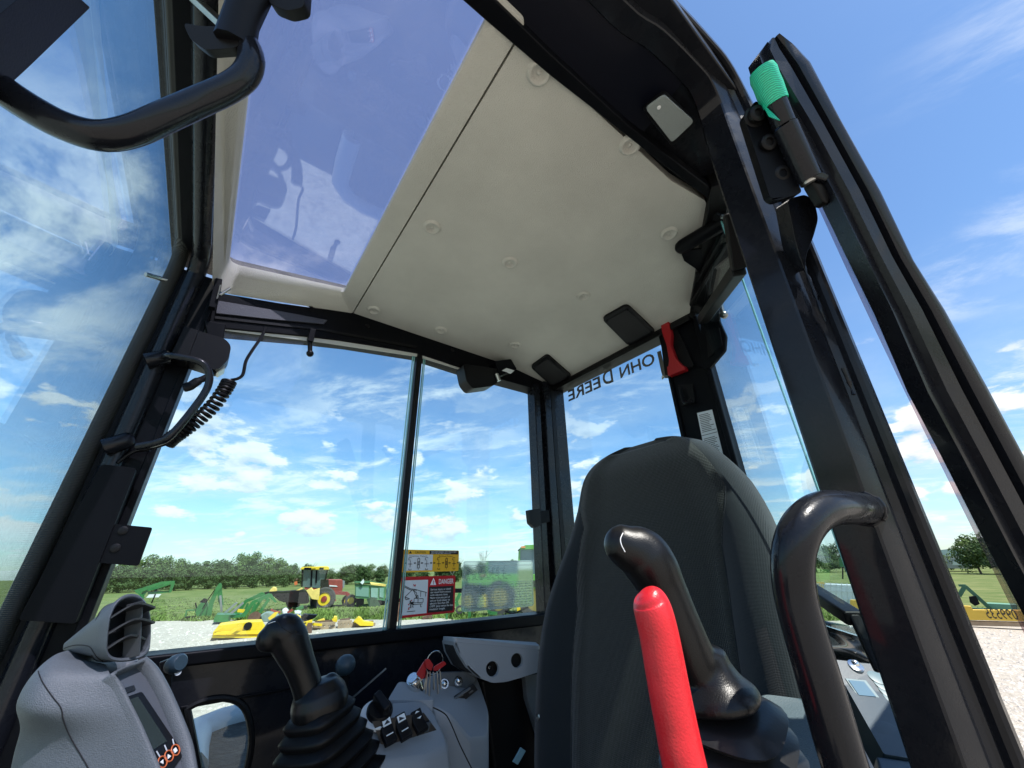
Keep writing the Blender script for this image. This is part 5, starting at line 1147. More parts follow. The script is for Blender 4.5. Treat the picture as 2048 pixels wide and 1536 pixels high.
CR = [crown_mesh(1, 6.4, 7.2, 44, 110, LEAF[1], .19), crown_mesh(2, 7.2, 6.6, 48, 110, LEAF[0], .19), crown_mesh(3, 5.2, 5.6, 40, 110, LEAF[0], .17, .05), crown_mesh(4, 6.0, 8.0, 46, 110, LEAF[2], .18), crown_mesh(5, 5.5, 6.2, 26, 46, LEAF[2], .17, .22, .5)]
TR = [trunk_mesh(21, 7.0, .20, BARK), trunk_mesh(22, 6.4, .16, BARK)]
KIND = [('tall rounded mid green tree in the far tree line', 'tall round trees of the far tree line'), ('broad dark green tree in the far tree line', 'broad dark trees of the far tree line'), ('low dense dark tree filling the far tree line', 'low dense trees of the far tree line'), ('tall olive green tree in the far tree line', 'olive trees of the far tree line'), ('thin open crowned tree in the far tree line', 'thin trees of the far tree line')]
def tree(pos, kind, sc, label=None, group=None, rot=None):
    t = empty('tree', pos, label or KIND[kind][0], 'tree', group if label else KIND[kind][1]); t.scale = (sc*random.uniform(.9, 1.15), sc*random.uniform(.9, 1.15), sc); t.rotation_euler[2] = random.uniform(0, 6.28) if rot is None else rot
    for nm_, me in (('crown', CR[kind]), ('trunk', TR[kind % 2])):
        o = bpy.data.objects.new(nm_, me); COL.objects.link(o); o.parent = t
    return t
def far(px, dist):                                              # a spot on the ground in the direction of a pixel column
    r = ray(px, 1165-(px-390)*.021); h = V(r.x, r.y, 0).normalized(); return V(h.x*dist, h.y*dist, GZ)
random.seed(31)
# (pixel column, tree-top pixel row, distance) of the tree line, from the left
line = [(128, 1150, 100, 1), (160, 1133, 104, 1), (196, 1118, 108, 3), (232, 1120, 100, 0), (262, 1113, 112, 3), (292, 1109, 102, 0), (322, 1112, 110, 0), (352, 1117, 104, 0), (384, 1121, 108, 2), (412, 1118, 102, 1), (442, 1114, 106, 2), (470, 1106, 110, 0), (500, 1104, 102, 0), (528, 1107, 108, 3), (554, 1116, 104, 0), (580, 1124, 110, 2), (606, 1134, 102, 2), (634, 1139, 112, 4), (660, 1136, 106, 1), (688, 1133, 110, 0), (712, 1128, 104, 1), (738, 1128, 112, 0), (762, 1126, 106, 3), (786, 1124, 104, 4), (815, 1127, 112, 1), (846, 1130, 106, 0), (880, 1134, 118, 2), (915, 1132, 112, 1), (950, 1134, 118, 1), (990, 1128, 120, 0), (1030, 1130, 118, 3), (1062, 1128, 122, 2)]
def top_h(px, py, dist):
    r = ray(px, py); return dist*r.z/math.hypot(r.x, r.y)+LIFT
ORD = ['first', 'second', 'third', 'fourth', 'fifth', 'sixth', 'seventh', 'eighth', 'ninth', 'tenth', 'eleventh', 'twelfth', 'thirteenth', 'fourteenth', 'fifteenth', 'sixteenth', 'seventeenth', 'eighteenth', 'nineteenth', 'twentieth']
ORD += ['twenty '+w for w in ORD[:9]]+['thirtieth']+['thirty '+w for w in ORD[:9]]
LOOK = ['tall rounded mid green tree', 'broad dark green tree', 'low dense dark tree', 'tall olive green tree', 'thin open crowned tree']
for i_, (px, py, d, k) in enumerate(line):
    base_h = (7.6, 7.0, 5.9, 8.4, 6.6)[k]; tree(far(px, d), k, top_h(px, py, d)/base_h*1.0, '%s, %s from the left in the far tree line' % (LOOK[k], ORD[i_]), 'trees of the far tree line')
for i_, px in enumerate(range(140, 1075, 34)):                   # low scrub in front of the trunks
    d = random.uniform(92, 98); tree(far(px+random.uniform(-12, 12), d), 2, random.uniform(.5, .8), 'low bush, %s from the left, at the foot of the far tree line' % ORD[i_], 'scrub below the tree line')
for (px, py, d, k, lb) in ((1512, 1060, 150, 4, 'half bare tree beside the seat edge, left of the grab handle'), (1545, 1052, 140, 4, 'sparse grey branched tree close by the grab handle'), (1575, 1075, 150, 1, 'bushy green tree half hidden by the grab handle bend'), (1632, 1072, 140, 0, 'bright green tree framed by the grab handle loop'), (1655, 1085, 132, 2, 'dark green tree at the right inside the handle loop'), (1690, 1080, 140, 1, 'green tree partly behind the door pillar'), (1868, 1078, 130, 4, 'thin tree between the pillar and the door glass'), (1900, 1105, 150, 2, 'low round tree beyond the pale shed'), (1955, 1068, 110, 0, 'tall leafy tree seen through the door glass'), (2010, 1060, 105, 1, 'dark tree at the right edge behind the door')):
    base_h = (7.6, 7.0, 5.9, 8.4, 6.6)[k]; tree(far(px, d), k, top_h(px, py, d)/base_h, lb, 'trees on the right')
def bare_tree(pos, h, seed, label):
    random.seed(seed); b = MB()
    def br(p, d, L, r, n):
        q = p+d*L; b.tube([p, p.lerp(q, .5)+V(random.gauss(0, .06), random.gauss(0, .06), 0)*L, q], [r, r*.8, r*.6], 5)
        if n:
            for k in range(random.choice((2, 3))):
                dd = (d+V(random.gauss(0, .45), random.gauss(0, .45), random.gauss(.12, .25))).normalized(); br(q, dd, L*random.uniform(.6, .82), r*.6, n-1)
    T = empty('bare_tree', pos, label, 'tree', 'bare trees by the tractor')
    br(V(pos), V(0, 0, 1), h*.30, h*.016, 5); b.build('branches', BARE, T)
bare_tree(far(905, 88), top_h(905, 1112, 88), 3, 'left bare grey tree above the frosted sticker')
bare_tree(far(968, 84), top_h(968, 1090, 84), 8, 'taller bare grey tree above the frosted sticker')
bare_tree(far(642, 100), top_h(642, 1128, 100), 5, 'small bare tree behind the red machine cab')
bare_tree(far(1535, 128), top_h(1535, 1050, 128), 6, 'bare topped tree left of the grab handle')
# ---------------------------------------------------------------- machines on the grass and gravel
GRN = mat('machine_green', (.022, .13, .030), .4, var=.18, vscale=3, coat=.2); GRD = mat('faded_green', (.055, .15, .06), .6, var=.3, vscale=2)
LGR = mat('light_green_paint', (.12, .33, .06), .4, var=.15, vscale=2); YEL = mat('machine_yellow_paint', (.66, .46, .015), .45, var=.12, vscale=3)
CRM = mat('cream_yellow_paint', (.70, .50, .13), .5, var=.15, vscale=3); RDP = mat('faded_red_paint', (.23, .030, .022), .5, var=.25, vscale=3)
TYR = mat('tyre_rubber', (.045, .043, .040), .9, var=.2, vscale=5); CAN = mat('black_canvas', (.009, .009, .009), .85, var=.2, vscale=4, spec=.2); GLS = mat('dark_cab_glass', (.06, .10, .095), .08, coat=.4)
RST = mat('rusty_steel', (.12, .065, .04), .85, var=.35, vscale=5); WHT = mat('pale_paint', (.62, .64, .62), .5); PAL = mat('pallet_wood', (.30, .22, .14), .9, var=.25, vscale=4); BLK = M_['satin']
class Fr:
    """upright working plane through a ground point, facing the cab"""
    def __init__(s, px, py):
        s.b = PG(px, py); s.h = V(s.b.x, s.b.y, 0).normalized(); s.r = V(s.h.y, -s.h.x, 0); s.d = s.b.dot(s.h)
    def p(s, px, py, off=0.0):
        r = ray(px, py); return r*((s.d+off)/r.dot(s.h))
    def poly(s, T, name, pts, m, off=0.0, th=.3, bevel=.0):
        return MB().prism([s.p(x, y, off) for x, y in pts], s.h*th).build(name, m, T, bevel=bevel)
    def beam(s, T, name, pts, w, m, off=0.0, th=None):
        b = MB(); P_ = [s.p(x, y, off) for x, y in pts]
        for a, c in zip(P_[:-1], P_[1:]): b.bar(a, c, w if th is None else th, w, up=s.h if th is None else (0, 0, 1))
        return b.build(name, m, T)
    def wheel(s, T, px, py, r, w, off=0.0, rim=None, name='wheel', axis=None, rr=.55):
        c = s.p(px, py, off); ax = V(axis) if axis is not None else s.h
        o = MB().lathe([(r*rr, 0), (r*.9, 0), (r, w*.15), (r, w*.85), (r*.9, w), (r*rr, w)], c, ax, 22, caps=False).build(name, TYR, T, smooth=True, ang=40)
        if rim: 
            q = MB().lathe([(r*rr*1.0, w*.08), (r*rr*.75, w*.22), (r*.2, w*.25), (r*.16, w*.1), (.01, w*.1)], c, ax, 18).build('rim', rim, o, smooth=True, ang=40)
        return o
z1 = lambda zx, zy: (440+zx*.19531, 1080+zy*.19531)
def zz(*pts): return [z1(*p) for p in pts]
def windrower():
    f = Fr(652, 1215)
    T = empty('windrower', f.b, 'red windrower with yellow cab roof, yellow wheels and black canvas header', 'windrower')
    rf = f.poly(T, 'cab_roof', zz((815, 302), (838, 276), (1100, 268), (1118, 280), (1114, 306), (840, 303)), YEL, -.3, 2.2, .03)
    for p in ((885, 293), (912, 295), (1040, 293)): MB().obox(f.p(*z1(*p), -.33), f.r*.14, V(0, 0, .07), f.h*.03).build('work_lamp', BLK, rf)
    f.poly(T, 'cab_glass', zz((850, 308), (1098, 308), (1078, 400), (1030, 405), (1025, 490), (842, 478)), GLS, 0, 1.7)
    for a, c in (((846, 308), (838, 480)), ((940, 308), (935, 470)), ((990, 308), (985, 440)), ((1100, 306), (1078, 405))): f.beam(T, 'cab_post', [z1(*a), z1(*c)], .10, BLK, -.02)
    f.poly(T, 'engine_hood', zz((1030, 402), (1250, 404), (1256, 425), (1254, 520), (1200, 548), (1120, 520), (1030, 512)), RDP, .1, 1.5, .05)
    f.poly(T, 'hood_side_grille', zz((1034, 406), (1112, 402), (1116, 515), (1060, 500), (1024, 470)), CAN, .02, .12)
    f.poly(T, 'radiator_screen', zz((1256, 412), (1278, 420), (1274, 480), (1256, 500)), mat('grey_screen', (.16, .18, .18), .7), .2, 1.2)
    f.poly(T, 'hood_stripe', zz((1120, 462), (1195, 468), (1205, 478), (1120, 474)), WHT, .06, .05)
    f.poly(T, 'platform', zz((860, 488), (1030, 500), (1120, 525), (1290, 545), (1300, 562), (1180, 560), (1000, 530), (870, 505)), RDP, .0, 1.8)
    f.wheel(T, *z1(1062, 604), 2.92, .55, -.25, None) if False else None
    mpp = f.d/FPX*.19531*1.03*math.sqrt(1)                           # metres per zoom pixel at this distance
    f.wheel(T, *z1(1066, 605), 84*mpp, .55, -.3, YEL); f.wheel(T, *z1(1020, 612), 74*mpp, .5, 2.0, YEL)
    MB().lathe([(22*mpp, -.02), (22*mpp, .05), (.02, .05)], f.p(*z1(1066, 605), -.28), f.h, 14).build('hub', RDP, T)
    f.poly(T, 'ladder', zz((1122, 560), (1150, 560), (1190, 612), (1186, 628), (1160, 622)), RDP, -.2, .2)
    f.beam(T, 'rear_axle_beam', [z1(1200, 540), z1(1305, 548), z1(1330, 590)], .22, RDP, .1)
    f.poly(T, 'caster_fork', zz((1275, 530), (1305, 530), (1345, 575), (1350, 610), (1325, 590), (1280, 560)), RDP, .05, .2)
    f.wheel(T, *z1(1340, 620), 44*mpp, .3, -.05, YEL); f.wheel(T, *z1(1305, 622), 44*mpp, .3, .9, YEL)
    f.poly(T, 'header_canvas', zz((438, 540), (500, 530), (620, 530), (850, 512), (890, 545), (905, 650), (830, 655), (760, 640), (660, 640), (600, 620), (555, 580), (470, 575)), CAN, -1.2, 1.6, .05)
    f.poly(T, 'header_skid', zz((672, 636), (815, 650), (800, 690), (690, 694)), CAN, -.8, 1.0)
    f.poly(T, 'header_end', zz((880, 520), (935, 485), (955, 512), (1022, 492), (1018, 560), (1010, 618), (935, 606), (905, 560)), CRM, -1.0, .5, .04)
    f.poly(T, 'header_drive', zz((500, 530), (512, 510), (545, 478), (575, 490), (580, 525)), CRM, -1.0, .5, .04)
    f.poly(T, 'header_flap', zz((775, 518), (835, 488), (845, 500), (800, 520)), CRM, -1.0, .3)
    f.beam(T, 'warning_reflector', [z1(775, 425), z1(780, 460)], .18, mat('orange_reflector', (.5, .12, .03), .5), -.4); f.beam(T, 'mirror_arm', [z1(845, 420), z1(775, 440)], .04, BLK, -.4)
windrower()
def tractor_cabs():
    f = Fr(723, 1214)
    T = empty('tractor_cab', f.b, 'weathered green tractor cab with yellow roof standing on the grass', 'tractor cab')
    f.poly(T, 'front_wall', zz((1380, 448), (1532, 462), (1530, 592), (1520, 606), (1384, 592)), GRD, 0, .12)
    side = MB().prism([f.p(*z1(1532, 462), 0), f.p(*z1(1532, 600), 0), f.p(*z1(1688, 622), 1.1), f.p(*z1(1692, 476), 1.1)], f.h*.12).build('side_wall', GRD, T)
    b = MB().prism([f.p(*z1(1376, 440), -.1), f.p(*z1(1536, 438), -.1), f.p(*z1(1700, 462), 1.15), f.p(*z1(1560, 455), 2.2), f.p(*z1(1400, 440), 2.0)], V(0, 0, .12)).build('roof', GRD, T)
    MB().prism([f.p(*z1(1536, 438), -.13), f.p(*z1(1700, 460), 1.1), f.p(*z1(1696, 476), 1.1), f.p(*z1(1548, 458), -.13)], V(0, 0, .05)).build('roof_edge', CRM, T)
    f.poly(T, 'window', zz((1392, 484), (1524, 488), (1522, 582), (1390, 574)), mat('hazy_cab_glass', (.16, .27, .21), .2), -.03, .04)
    gm = bpy.data.materials['hazy_cab_glass']
    for (a, c, o0, o1) in ((1546, 1618, .0, .55), (1634, 1678, .65, 1.0)):
        MB().prism([f.p(*z1(a, 488), o0-.03), f.p(*z1(c, 492), o1-.03), f.p(*z1(c-4, 592), o1-.03), f.p(*z1(a, 585), o0-.03)], f.h*.04).build('window', gm, T)
    f.poly(T, 'front_leg', zz((1390, 600), (1475, 600), (1474, 655), (1396, 692)), CAN, .02, .2)
    f.poly(T, 'fender', zz((1500, 600), (1560, 592), (1610, 612), (1640, 660), (1640, 690), (1580, 688), (1530, 680), (1512, 640)), mat('dark_green_fender', (.03, .06, .03), .7, var=.3, vscale=3), -.2, .8)
    f.poly(T, 'white_plate', zz((1436, 436), (1470, 398), (1478, 432), (1458, 456)), WHT, -.2, .03)
    f.poly(T, 'rear_base', zz((1600, 620), (1690, 625), (1720, 640), (1650, 670)), CAN, .6, .8)
    g = Fr(800, 1204)
    T2 = empty('tractor_cab', g.b, 'second green tractor cab, paler, right behind the yellow roofed one', 'tractor cab')
    g.poly(T2, 'cab_shell', zz((1690, 460), (1760, 440), (1840, 445), (1850, 600), (1700, 618)), LGR if False else mat('pale_faded_green', (.11, .21, .10), .6, var=.2, vscale=2), 0, 1.6, .05)
    g.poly(T2, 'window', zz((1705, 490), (1742, 486), (1742, 580), (1708, 585)), gm, -.05, .05); g.poly(T2, 'window', zz((1772, 490), (1835, 490), (1835, 570), (1772, 572)), CAN, -.05, .05)
    g.poly(T2, 'base_skirt', zz((1690, 600), (1850, 590), (1850, 632), (1690, 640)), CAN, .1, 1.2); g.beam(T2, 'exhaust_pipe', [z1(1784, 440), z1(1785, 345)], .10, GRD, .5); g.poly(T2, 'exhaust_cap', zz((1762, 340), (1805, 340), (1802, 352), (1764, 352)), GRD, .45, .2)
tractor_cabs()
def loaders():
    # loader frame with bucket, in front of the windrower
    f = Fr(480, 1246)
    T = empty('front_loader', f.b, 'green front loader arms with bucket lying at the gravel edge', 'loader')
    f.poly(T, 'bucket', zz((-40, 765), (225, 768), (232, 790), (110, 800), (95, 838), (-70, 840), (-60, 800)), GRN, 0, 1.4)
    for off, dx in ((0, 0), (1.3, -75)):
        f.poly(T, 'lift_arm', [z1(x+dx, y-(10 if dx else 0)) for x, y in ((215, 770), (245, 735), (330, 625), (440, 575), (500, 545), (530, 552), (585, 640), (560, 640), (510, 590), (470, 600), (350, 650), (255, 790), (225, 790))], GRN, off, .18)
        f.beam(T, 'cylinder', [z1(75+dx*.9+40, 750), z1(200+dx*.9+40, 640)], .11, M_['steel'], off-.1)
        f.beam(T, 'strut', [z1(390+dx, 770), z1(470+dx, 650), z1(505+dx, 600)], .14, GRN, off); f.beam(T, 'strut', [z1(320+dx, 755), z1(360+dx, 650)], .11, GRN, off)
    f.beam(T, 'cross_tube', [z1(250, 728), z1(180, 722)], .14, YEL, .3)
    # backhoe attachment standing on its stabilisers
    g = Fr(432, 1236); zb = lambda x, y: (100+x*.19531, 1050+y*.19531); zB = lambda *p: [zb(*q) for q in p]
    B = empty('backhoe_attachment', g.b, 'green backhoe attachment with folded boom standing in the grass', 'backhoe')
    g.poly(B, 'boom', zB((1700, 640), (1735, 595), (1758, 600), (1760, 640), (1720, 690), (1672, 810), (1650, 935), (1600, 935), (1625, 800)), GRN, 0, .22)
    g.poly(B, 'dipper', zB((1712, 700), (1758, 640), (1778, 820), (1740, 830), (1722, 780)), GRN, .05, .2); g.beam(B, 'cylinder', [zb(1745, 720), zb(1758, 890)], .10, M_['steel'], -.08)
    g.poly(B, 'frame', zB((1480, 870), (1540, 800), (1610, 790), (1620, 870), (1590, 940), (1500, 935)), GRN, .1, .9); g.poly(B, 'valve_bank', zB((1530, 790), (1570, 755), (1605, 760), (1600, 800)), CAN, .1, .6)
    g.beam(B, 'control_lever', [zb(1500, 850), zb(1490, 795)], .06, BLK); g.beam(B, 'step_frame', [zb(1385, 950), zb(1400, 872), zb(1480, 872)], .07, GRN, -.1); g.beam(B, 'stabiliser', [zb(1300, 1000), zb(1390, 945), zb(1480, 940)], .09, BLK, -.2); g.beam(B, 'stabiliser', [zb(1400, 995), zb(1470, 990)], .07, BLK, -.5); g.poly(B, 'foot_plate', zB((1490, 965), (1530, 950), (1560, 970), (1520, 995)), WHT, -.5, .1)
    g.beam(B, 'hose', [zb(1560, 860), zb(1620, 760), zb(1690, 660)], .05, BLK, -.1)
    # raised loader arm further left
    h = Fr(250, 1236)
    L = empty('raised_loader', h.b, 'green loader arms raised against the trees behind the air vent', 'loader')
    h.poly(L, 'lift_arm', zB((860, 670), (1140, 580), (1280, 570), (1275, 610), (1240, 690), (1215, 695), (1240, 605), (1150, 612), (920, 690), (975, 745), (950, 750)), GRN, 0, .18)
    h.poly(L, 'lift_arm', zB((870, 690), (1120, 625), (1250, 590), (1262, 600), (1130, 645), (900, 705)), GRN, 1.2, .18)
    h.beam(L, 'cross_tube', [zb(1000, 700), zb(1225, 680)], .12, GRN, .3); h.beam(L, 'strut', [zb(1000, 640), zb(945, 720), zb(905, 860), zb(900, 950)], .20, GRN, .2); h.poly(L, 'white_bag', zB((985, 745), (1015, 712), (1140, 708), (1110, 740)), WHT, .1, .4); h.beam(L, 'strap', [zb(1080, 706), zb(1040, 800)], .07, BLK, .0); h.poly(L, 'stand', zB((850, 940), (940, 930), (950, 960), (850, 965)), GRN, .2, .8)
    # utility vehicle at the far left, mostly hidden by pillar and vent
    k = Fr(150, 1262)
    U = empty('utility_vehicle', k.b, 'green and black utility vehicle showing behind the pillar foot', 'vehicle')
    k.poly(U, 'bonnet', zB((200, 945), (240, 895), (330, 890), (420, 870), (470, 960), (330, 990), (280, 960)), GRN, 0, 1.2, .04); k.poly(U, 'windscreen', zB((240, 860), (330, 820), (440, 835), (440, 865), (270, 890)), mat('dusty_screen', (.22, .25, .25), .3), .3, .8)
    k.poly(U, 'fender', zB((60, 1020), (180, 955), (300, 960), (440, 880), (470, 1050), (180, 1150), (80, 1150)), CAN, -.1, 1.0); k.poly(U, 'headlamp', zB((262, 990), (300, 955), (315, 985), (290, 1005)), YEL, -.15, .1); k.poly(U, 'bumper_edge', zB((90, 1105), (140, 1010), (160, 1015), (112, 1100), (160, 1130), (120, 1140)), CRM, -.15, .08); k.poly(U, 'light_bar', zB((270, 770), (300, 700), (345, 690), (350, 800), (280, 810)), CAN, .2, .2); k.wheel(U, *zb(130, 1140), .30, .3, -.2)
loaders()
def implements():
    f = Fr(480, 1277)
    T = empty('box_scraper', f.b, 'long bright yellow box blade lying on the gravel', 'blade')
    f.poly(T, 'blade_plate', zz((-75, 950), (-10, 870), (220, 838), (430, 830), (470, 900), (460, 985), (420, 995), (-70, 1000)), YEL, 0, .9, .03); f.poly(T, 'cutting_edge', zz((-80, 975), (440, 980), (440, 1004), (-80, 1004)), YEL, -.12, .14, .01)
    f.poly(T, 'brace_plate', zz((60, 965), (225, 852), (240, 850), (235, 880), (110, 970)), YEL, -.25, .10); f.poly(T, 'brace_plate', zz((-70, 950), (-60, 930), (20, 880), (30, 895)), YEL, -.2, .08); f.beam(T, 'stiffener', [z1(-60, 955), z1(440, 940)], .10, YEL, -.12)
    MB().lathe([(.14, -.02), (.14, .02), (.01, .03)], f.p(*z1(285, 882), -.05), f.h, 12).build('pivot_hole', CAN, T); f.beam(T, 'skid_timber', [z1(-90, 1012), z1(440, 1014)], .10, PAL, .2)
    g = Fr(505, 1262)
    D = empty('disc_blade', g.b, 'rusty round disc leaning behind the yellow blade', 'disc'); c = g.p(*z1(345, 815), .1)
    MB().lathe([(.03, 0), (.28, .05), (.30, .07), (.30, .085), (.27, .07), (.03, .02)], c, g.h*-1+g.r*.5+V(0, 0, .3), 24).build('disc', RST, D, smooth=True, ang=40)
    h = Fr(590, 1258)
    E_ = empty('engine_attachment', h.b, 'grey and green hydraulic attachment with red hoses behind the yellow blade', 'attachment')
    h.poly(E_, 'housing', zz((410, 770), (470, 742), (560, 750), (600, 780), (560, 840), (430, 840)), mat('grey_green_casting', (.16, .22, .19), .6, var=.3, vscale=4), .2, .8, .05); h.poly(E_, 'tank', zz((630, 720), (670, 695), (700, 720), (695, 760), (640, 760)), WHT, 0, .5, .05); h.poly(E_, 'mast', zz((490, 800), (560, 740), (600, 735), (560, 790), (510, 825)), YEL, -.2, .3); h.beam(E_, 'hose', [z1(520, 710), z1(560, 732), z1(620, 740)], .07, RDP, -.1); h.beam(E_, 'hose', [z1(690, 745), z1(745, 712)], .09, RDP, -.1); h.beam(E_, 'arm', [z1(780, 712), z1(855, 682)], .14, GRN, .2); h.poly(E_, 'white_cap', zz((762, 730), (800, 715), (835, 735), (820, 752), (770, 752)), WHT, .1, .4); h.poly(E_, 'base_box', zz((690, 770), (830, 760), (830, 830), (690, 820)), mat('pale_grey_box', (.42, .45, .46), .5), .2, .5, .03)
    k = Fr(610, 1267)
    G_ = empty('yellow_carriage', k.b, 'yellow fork carriage frame beside the black grip', 'carriage')
    k.poly(G_, 'side_plate', zz((700, 800), (790, 770), (830, 790), (830, 850), (945, 815), (945, 860), (900, 900), (830, 905), (760, 880), (700, 860)), YEL, 0, .5, .02); k.poly(G_, 'black_frame', zz((820, 790), (860, 760), (995, 770), (970, 800), (880, 828), (830, 830)), BLK, .1, .5); k.poly(G_, 'rusty_end', zz((900, 850), (945, 848), (940, 960), (905, 955), (880, 900)), RST, -.1, .4); k.beam(G_, 'top_bar', [z1(780, 775), z1(800, 830), z1(790, 880)], .12, YEL, -.1); k.poly(G_, 'lower_plate', zz((815, 880), (900, 885), (905, 925), (850, 935), (820, 915)), BLK, -.05, .5)
    m = Fr(690, 1256)
    for (lb, pts, mt, nm_) in (
        ('yellow hitch frame lying on the gravel left of the pallets', zz((945, 860), (1000, 830), (1060, 810), (1075, 850), (1045, 870), (1060, 900), (1000, 912), (950, 900)), YEL, 'yellow_hitch'),
        ('yellow bracket standing between the pallets', zz((1150, 820), (1165, 785), (1195, 790), (1200, 840), (1150, 860)), YEL, 'yellow_bracket'),
        ('flat yellow rake head at the right end of the row', zz((1370, 835), (1420, 788), (1445, 800), (1470, 835), (1575, 850), (1570, 880), (1430, 880)), YEL, 'yellow_rake')):
        T = empty(nm_, m.p(pts[0][0], 1256), lb, 'implement', 'yellow implements in the row'); T.location.z = GZ; m.poly(T, 'plate', pts, mt, random.uniform(-.4, .4), .6, .02); m.beam(T, 'bar', [pts[0], pts[len(pts)//2]], .09, mt, -.2)
    for i, (x0, x1, y0, y1, lb) in enumerate(((950, 1180, 850, 905, 'weathered wooden pallet with steel parts, left one'), (1205, 1350, 830, 895, 'weathered wooden pallet in the middle of the row'), (1335, 1590, 858, 905, 'wooden pallet under the yellow rake at the right end'))):
        T = empty('pallet', m.p(*z1((x0+x1)/2, y1)), lb, 'pallet', 'pallets in the row'); T.location.z = GZ
        for k_ in range(3): m.beam(T, 'deck_board', [z1(x0, y0+10+k_*3), z1(x1, y0+4+k_*3)], .12, PAL, .1+k_*.3)
        for k_ in range(4): 
            u = x0+(x1-x0)*(k_+.5)/4; m.poly(T, 'block', zz((u-16, y0+12), (u+16, y0+12), (u+16, y1), (u-16, y1)), PAL, .0, .4)
        m.beam(T, 'bottom_board', [z1(x0, y1-2), z1(x1, y1-6)], .10, PAL, -.02); m.beam(T, 'steel_part', [z1(x0+20, y0-6), z1(x1-20, y0-20)], .10, RST, .3)
    # rusty drum at the window divider
    n_ = Fr(788, 1243); T = empty('rusty_drum', n_.b, 'small rusty drum in the grass by the window divider', 'drum')
    MB().lathe([(.26, 0), (.28, .02), (.26, .05), (.26, .40), (.28, .43), (.26, .46), (.26, .78), (.28, .80), (.25, .80)], n_.b, (0, 0, 1), 18).build('drum', RST, T, smooth=True, ang=40)
implements()
def right_tractor():
    f = Fr(1050, 1232)
    T = empty('green_tractor', f.b, 'large light green tractor standing behind the frosted sticker', 'tractor')
    zc = lambda x, y: (760+x*.19531, 1050+y*.19531); zC = lambda *p: [zc(*q) for q in p]
    LG2 = mat('bright_tractor_green', (.10, .27, .045), .45, var=.12, vscale=2)
    f.poly(T, 'roof', zC((1432, 232), (1490, 205), (1640, 198), (1800, 200), (1800, 245), (1432, 250)), LG2, -.2, 2.0, .05)
    f.poly(T, 'cab_glass', zC((1428, 250), (1800, 245), (1800, 500), (1560, 500), (1425, 470)), mat('tractor_glass', (.10, .14, .16), .08, coat=.4), 0, 1.7); f.beam(T, 'cab_post', [zc(1428, 248), zc(1420, 500)], .10, LG2, -.05)
    bl = f.poly(T, 'beacon', zC((1445, 218), (1488, 216), (1488, 234), (1445, 236)), mat('amber_lens', (.6, .2, .05), .3), -.3, .2); f.poly(T, 'work_lamp', zC((1382, 268), (1408, 258), (1420, 275), (1405, 292), (1388, 288)), WHT, -.4, .2); f.beam(T, 'lamp_arm', [zc(1410, 268), zc(1432, 245)], .06, BLK, -.3)
    f.poly(T, 'hood', zC((1180, 520), (1300, 500), (1560, 505), (1800, 500), (1800, 650), (1560, 650), (1200, 600)), LG2, -.4, 1.2, .06); f.poly(T, 'fender', zC((880, 590), (960, 565), (1060, 580), (1190, 570), (1230, 610), (1120, 650), (900, 640)), GRN, .2, 1.0, .05)
    mpp = f.d/FPX*.19531
    DY = mat('dusty_rim', (.22, .17, .04), .7, var=.2, vscale=3); f.wheel(T, *zc(1590, 760), 165*mpp, .6, -.4, DY); f.wheel(T, *zc(1210, 800), 110*mpp, .5, -.3, DY); f.poly(T, 'chassis', zC((1150, 620), (1640, 640), (1640, 760), (1180, 740)), CAN, .2, .8); f.poly(T, 'yellow_strut', zC((1395, 740), (1420, 735), (1440, 880), (1405, 900)), YEL, -.6, .2); f.beam(T, 'hose', [zc(1280, 880), zc(1340, 905), (zc(1390, 900)), zc(1450, 870), zc(1520, 840)], .07, BLK, -.6); f.poly(T, 'red_decal', zC((1350, 510), (1410, 506), (1410, 525), (1350, 528)), RDP, -.45, .05)
    g = Fr(920, 1238)
    I = empty('green_implement', g.b, 'green implement frame with dark tool bar and small gauge wheels', 'implement')
    g.beam(I, 'tool_bar', [zc(700, 672), zc(1600, 668)], .20, BLK, .5); g.beam(I, 'row_arm', [zc(820, 700), zc(780, 780), zc(800, 850)], .16, GRN, .1); g.beam(I, 'row_arm', [zc(900, 660), zc(915, 880), zc(918, 960)], .14, GRN, .2); g.beam(I, 'stand_leg', [zc(683, 880), zc(683, 968)], .10, GRN, .0); g.poly(I, 'stand_foot', zC((630, 978), (722, 970), (718, 1000), (632, 1004)), RST, -.1, .3); g.wheel(I, *zc(815, 868), 34*g.d/FPX*.19531, .15, .0, None); g.wheel(I, *zc(960, 850), 34*g.d/FPX*.19531, .15, .3, None); g.beam(I, 'row_arm', [zc(1050, 660), zc(1120, 900), zc(1200, 905)], .14, GRN, .2); g.poly(I, 'rusty_shoe', zC((430, 945), (520, 920), (535, 950), (440, 965)), RST, .3, .3)
right_tractor()
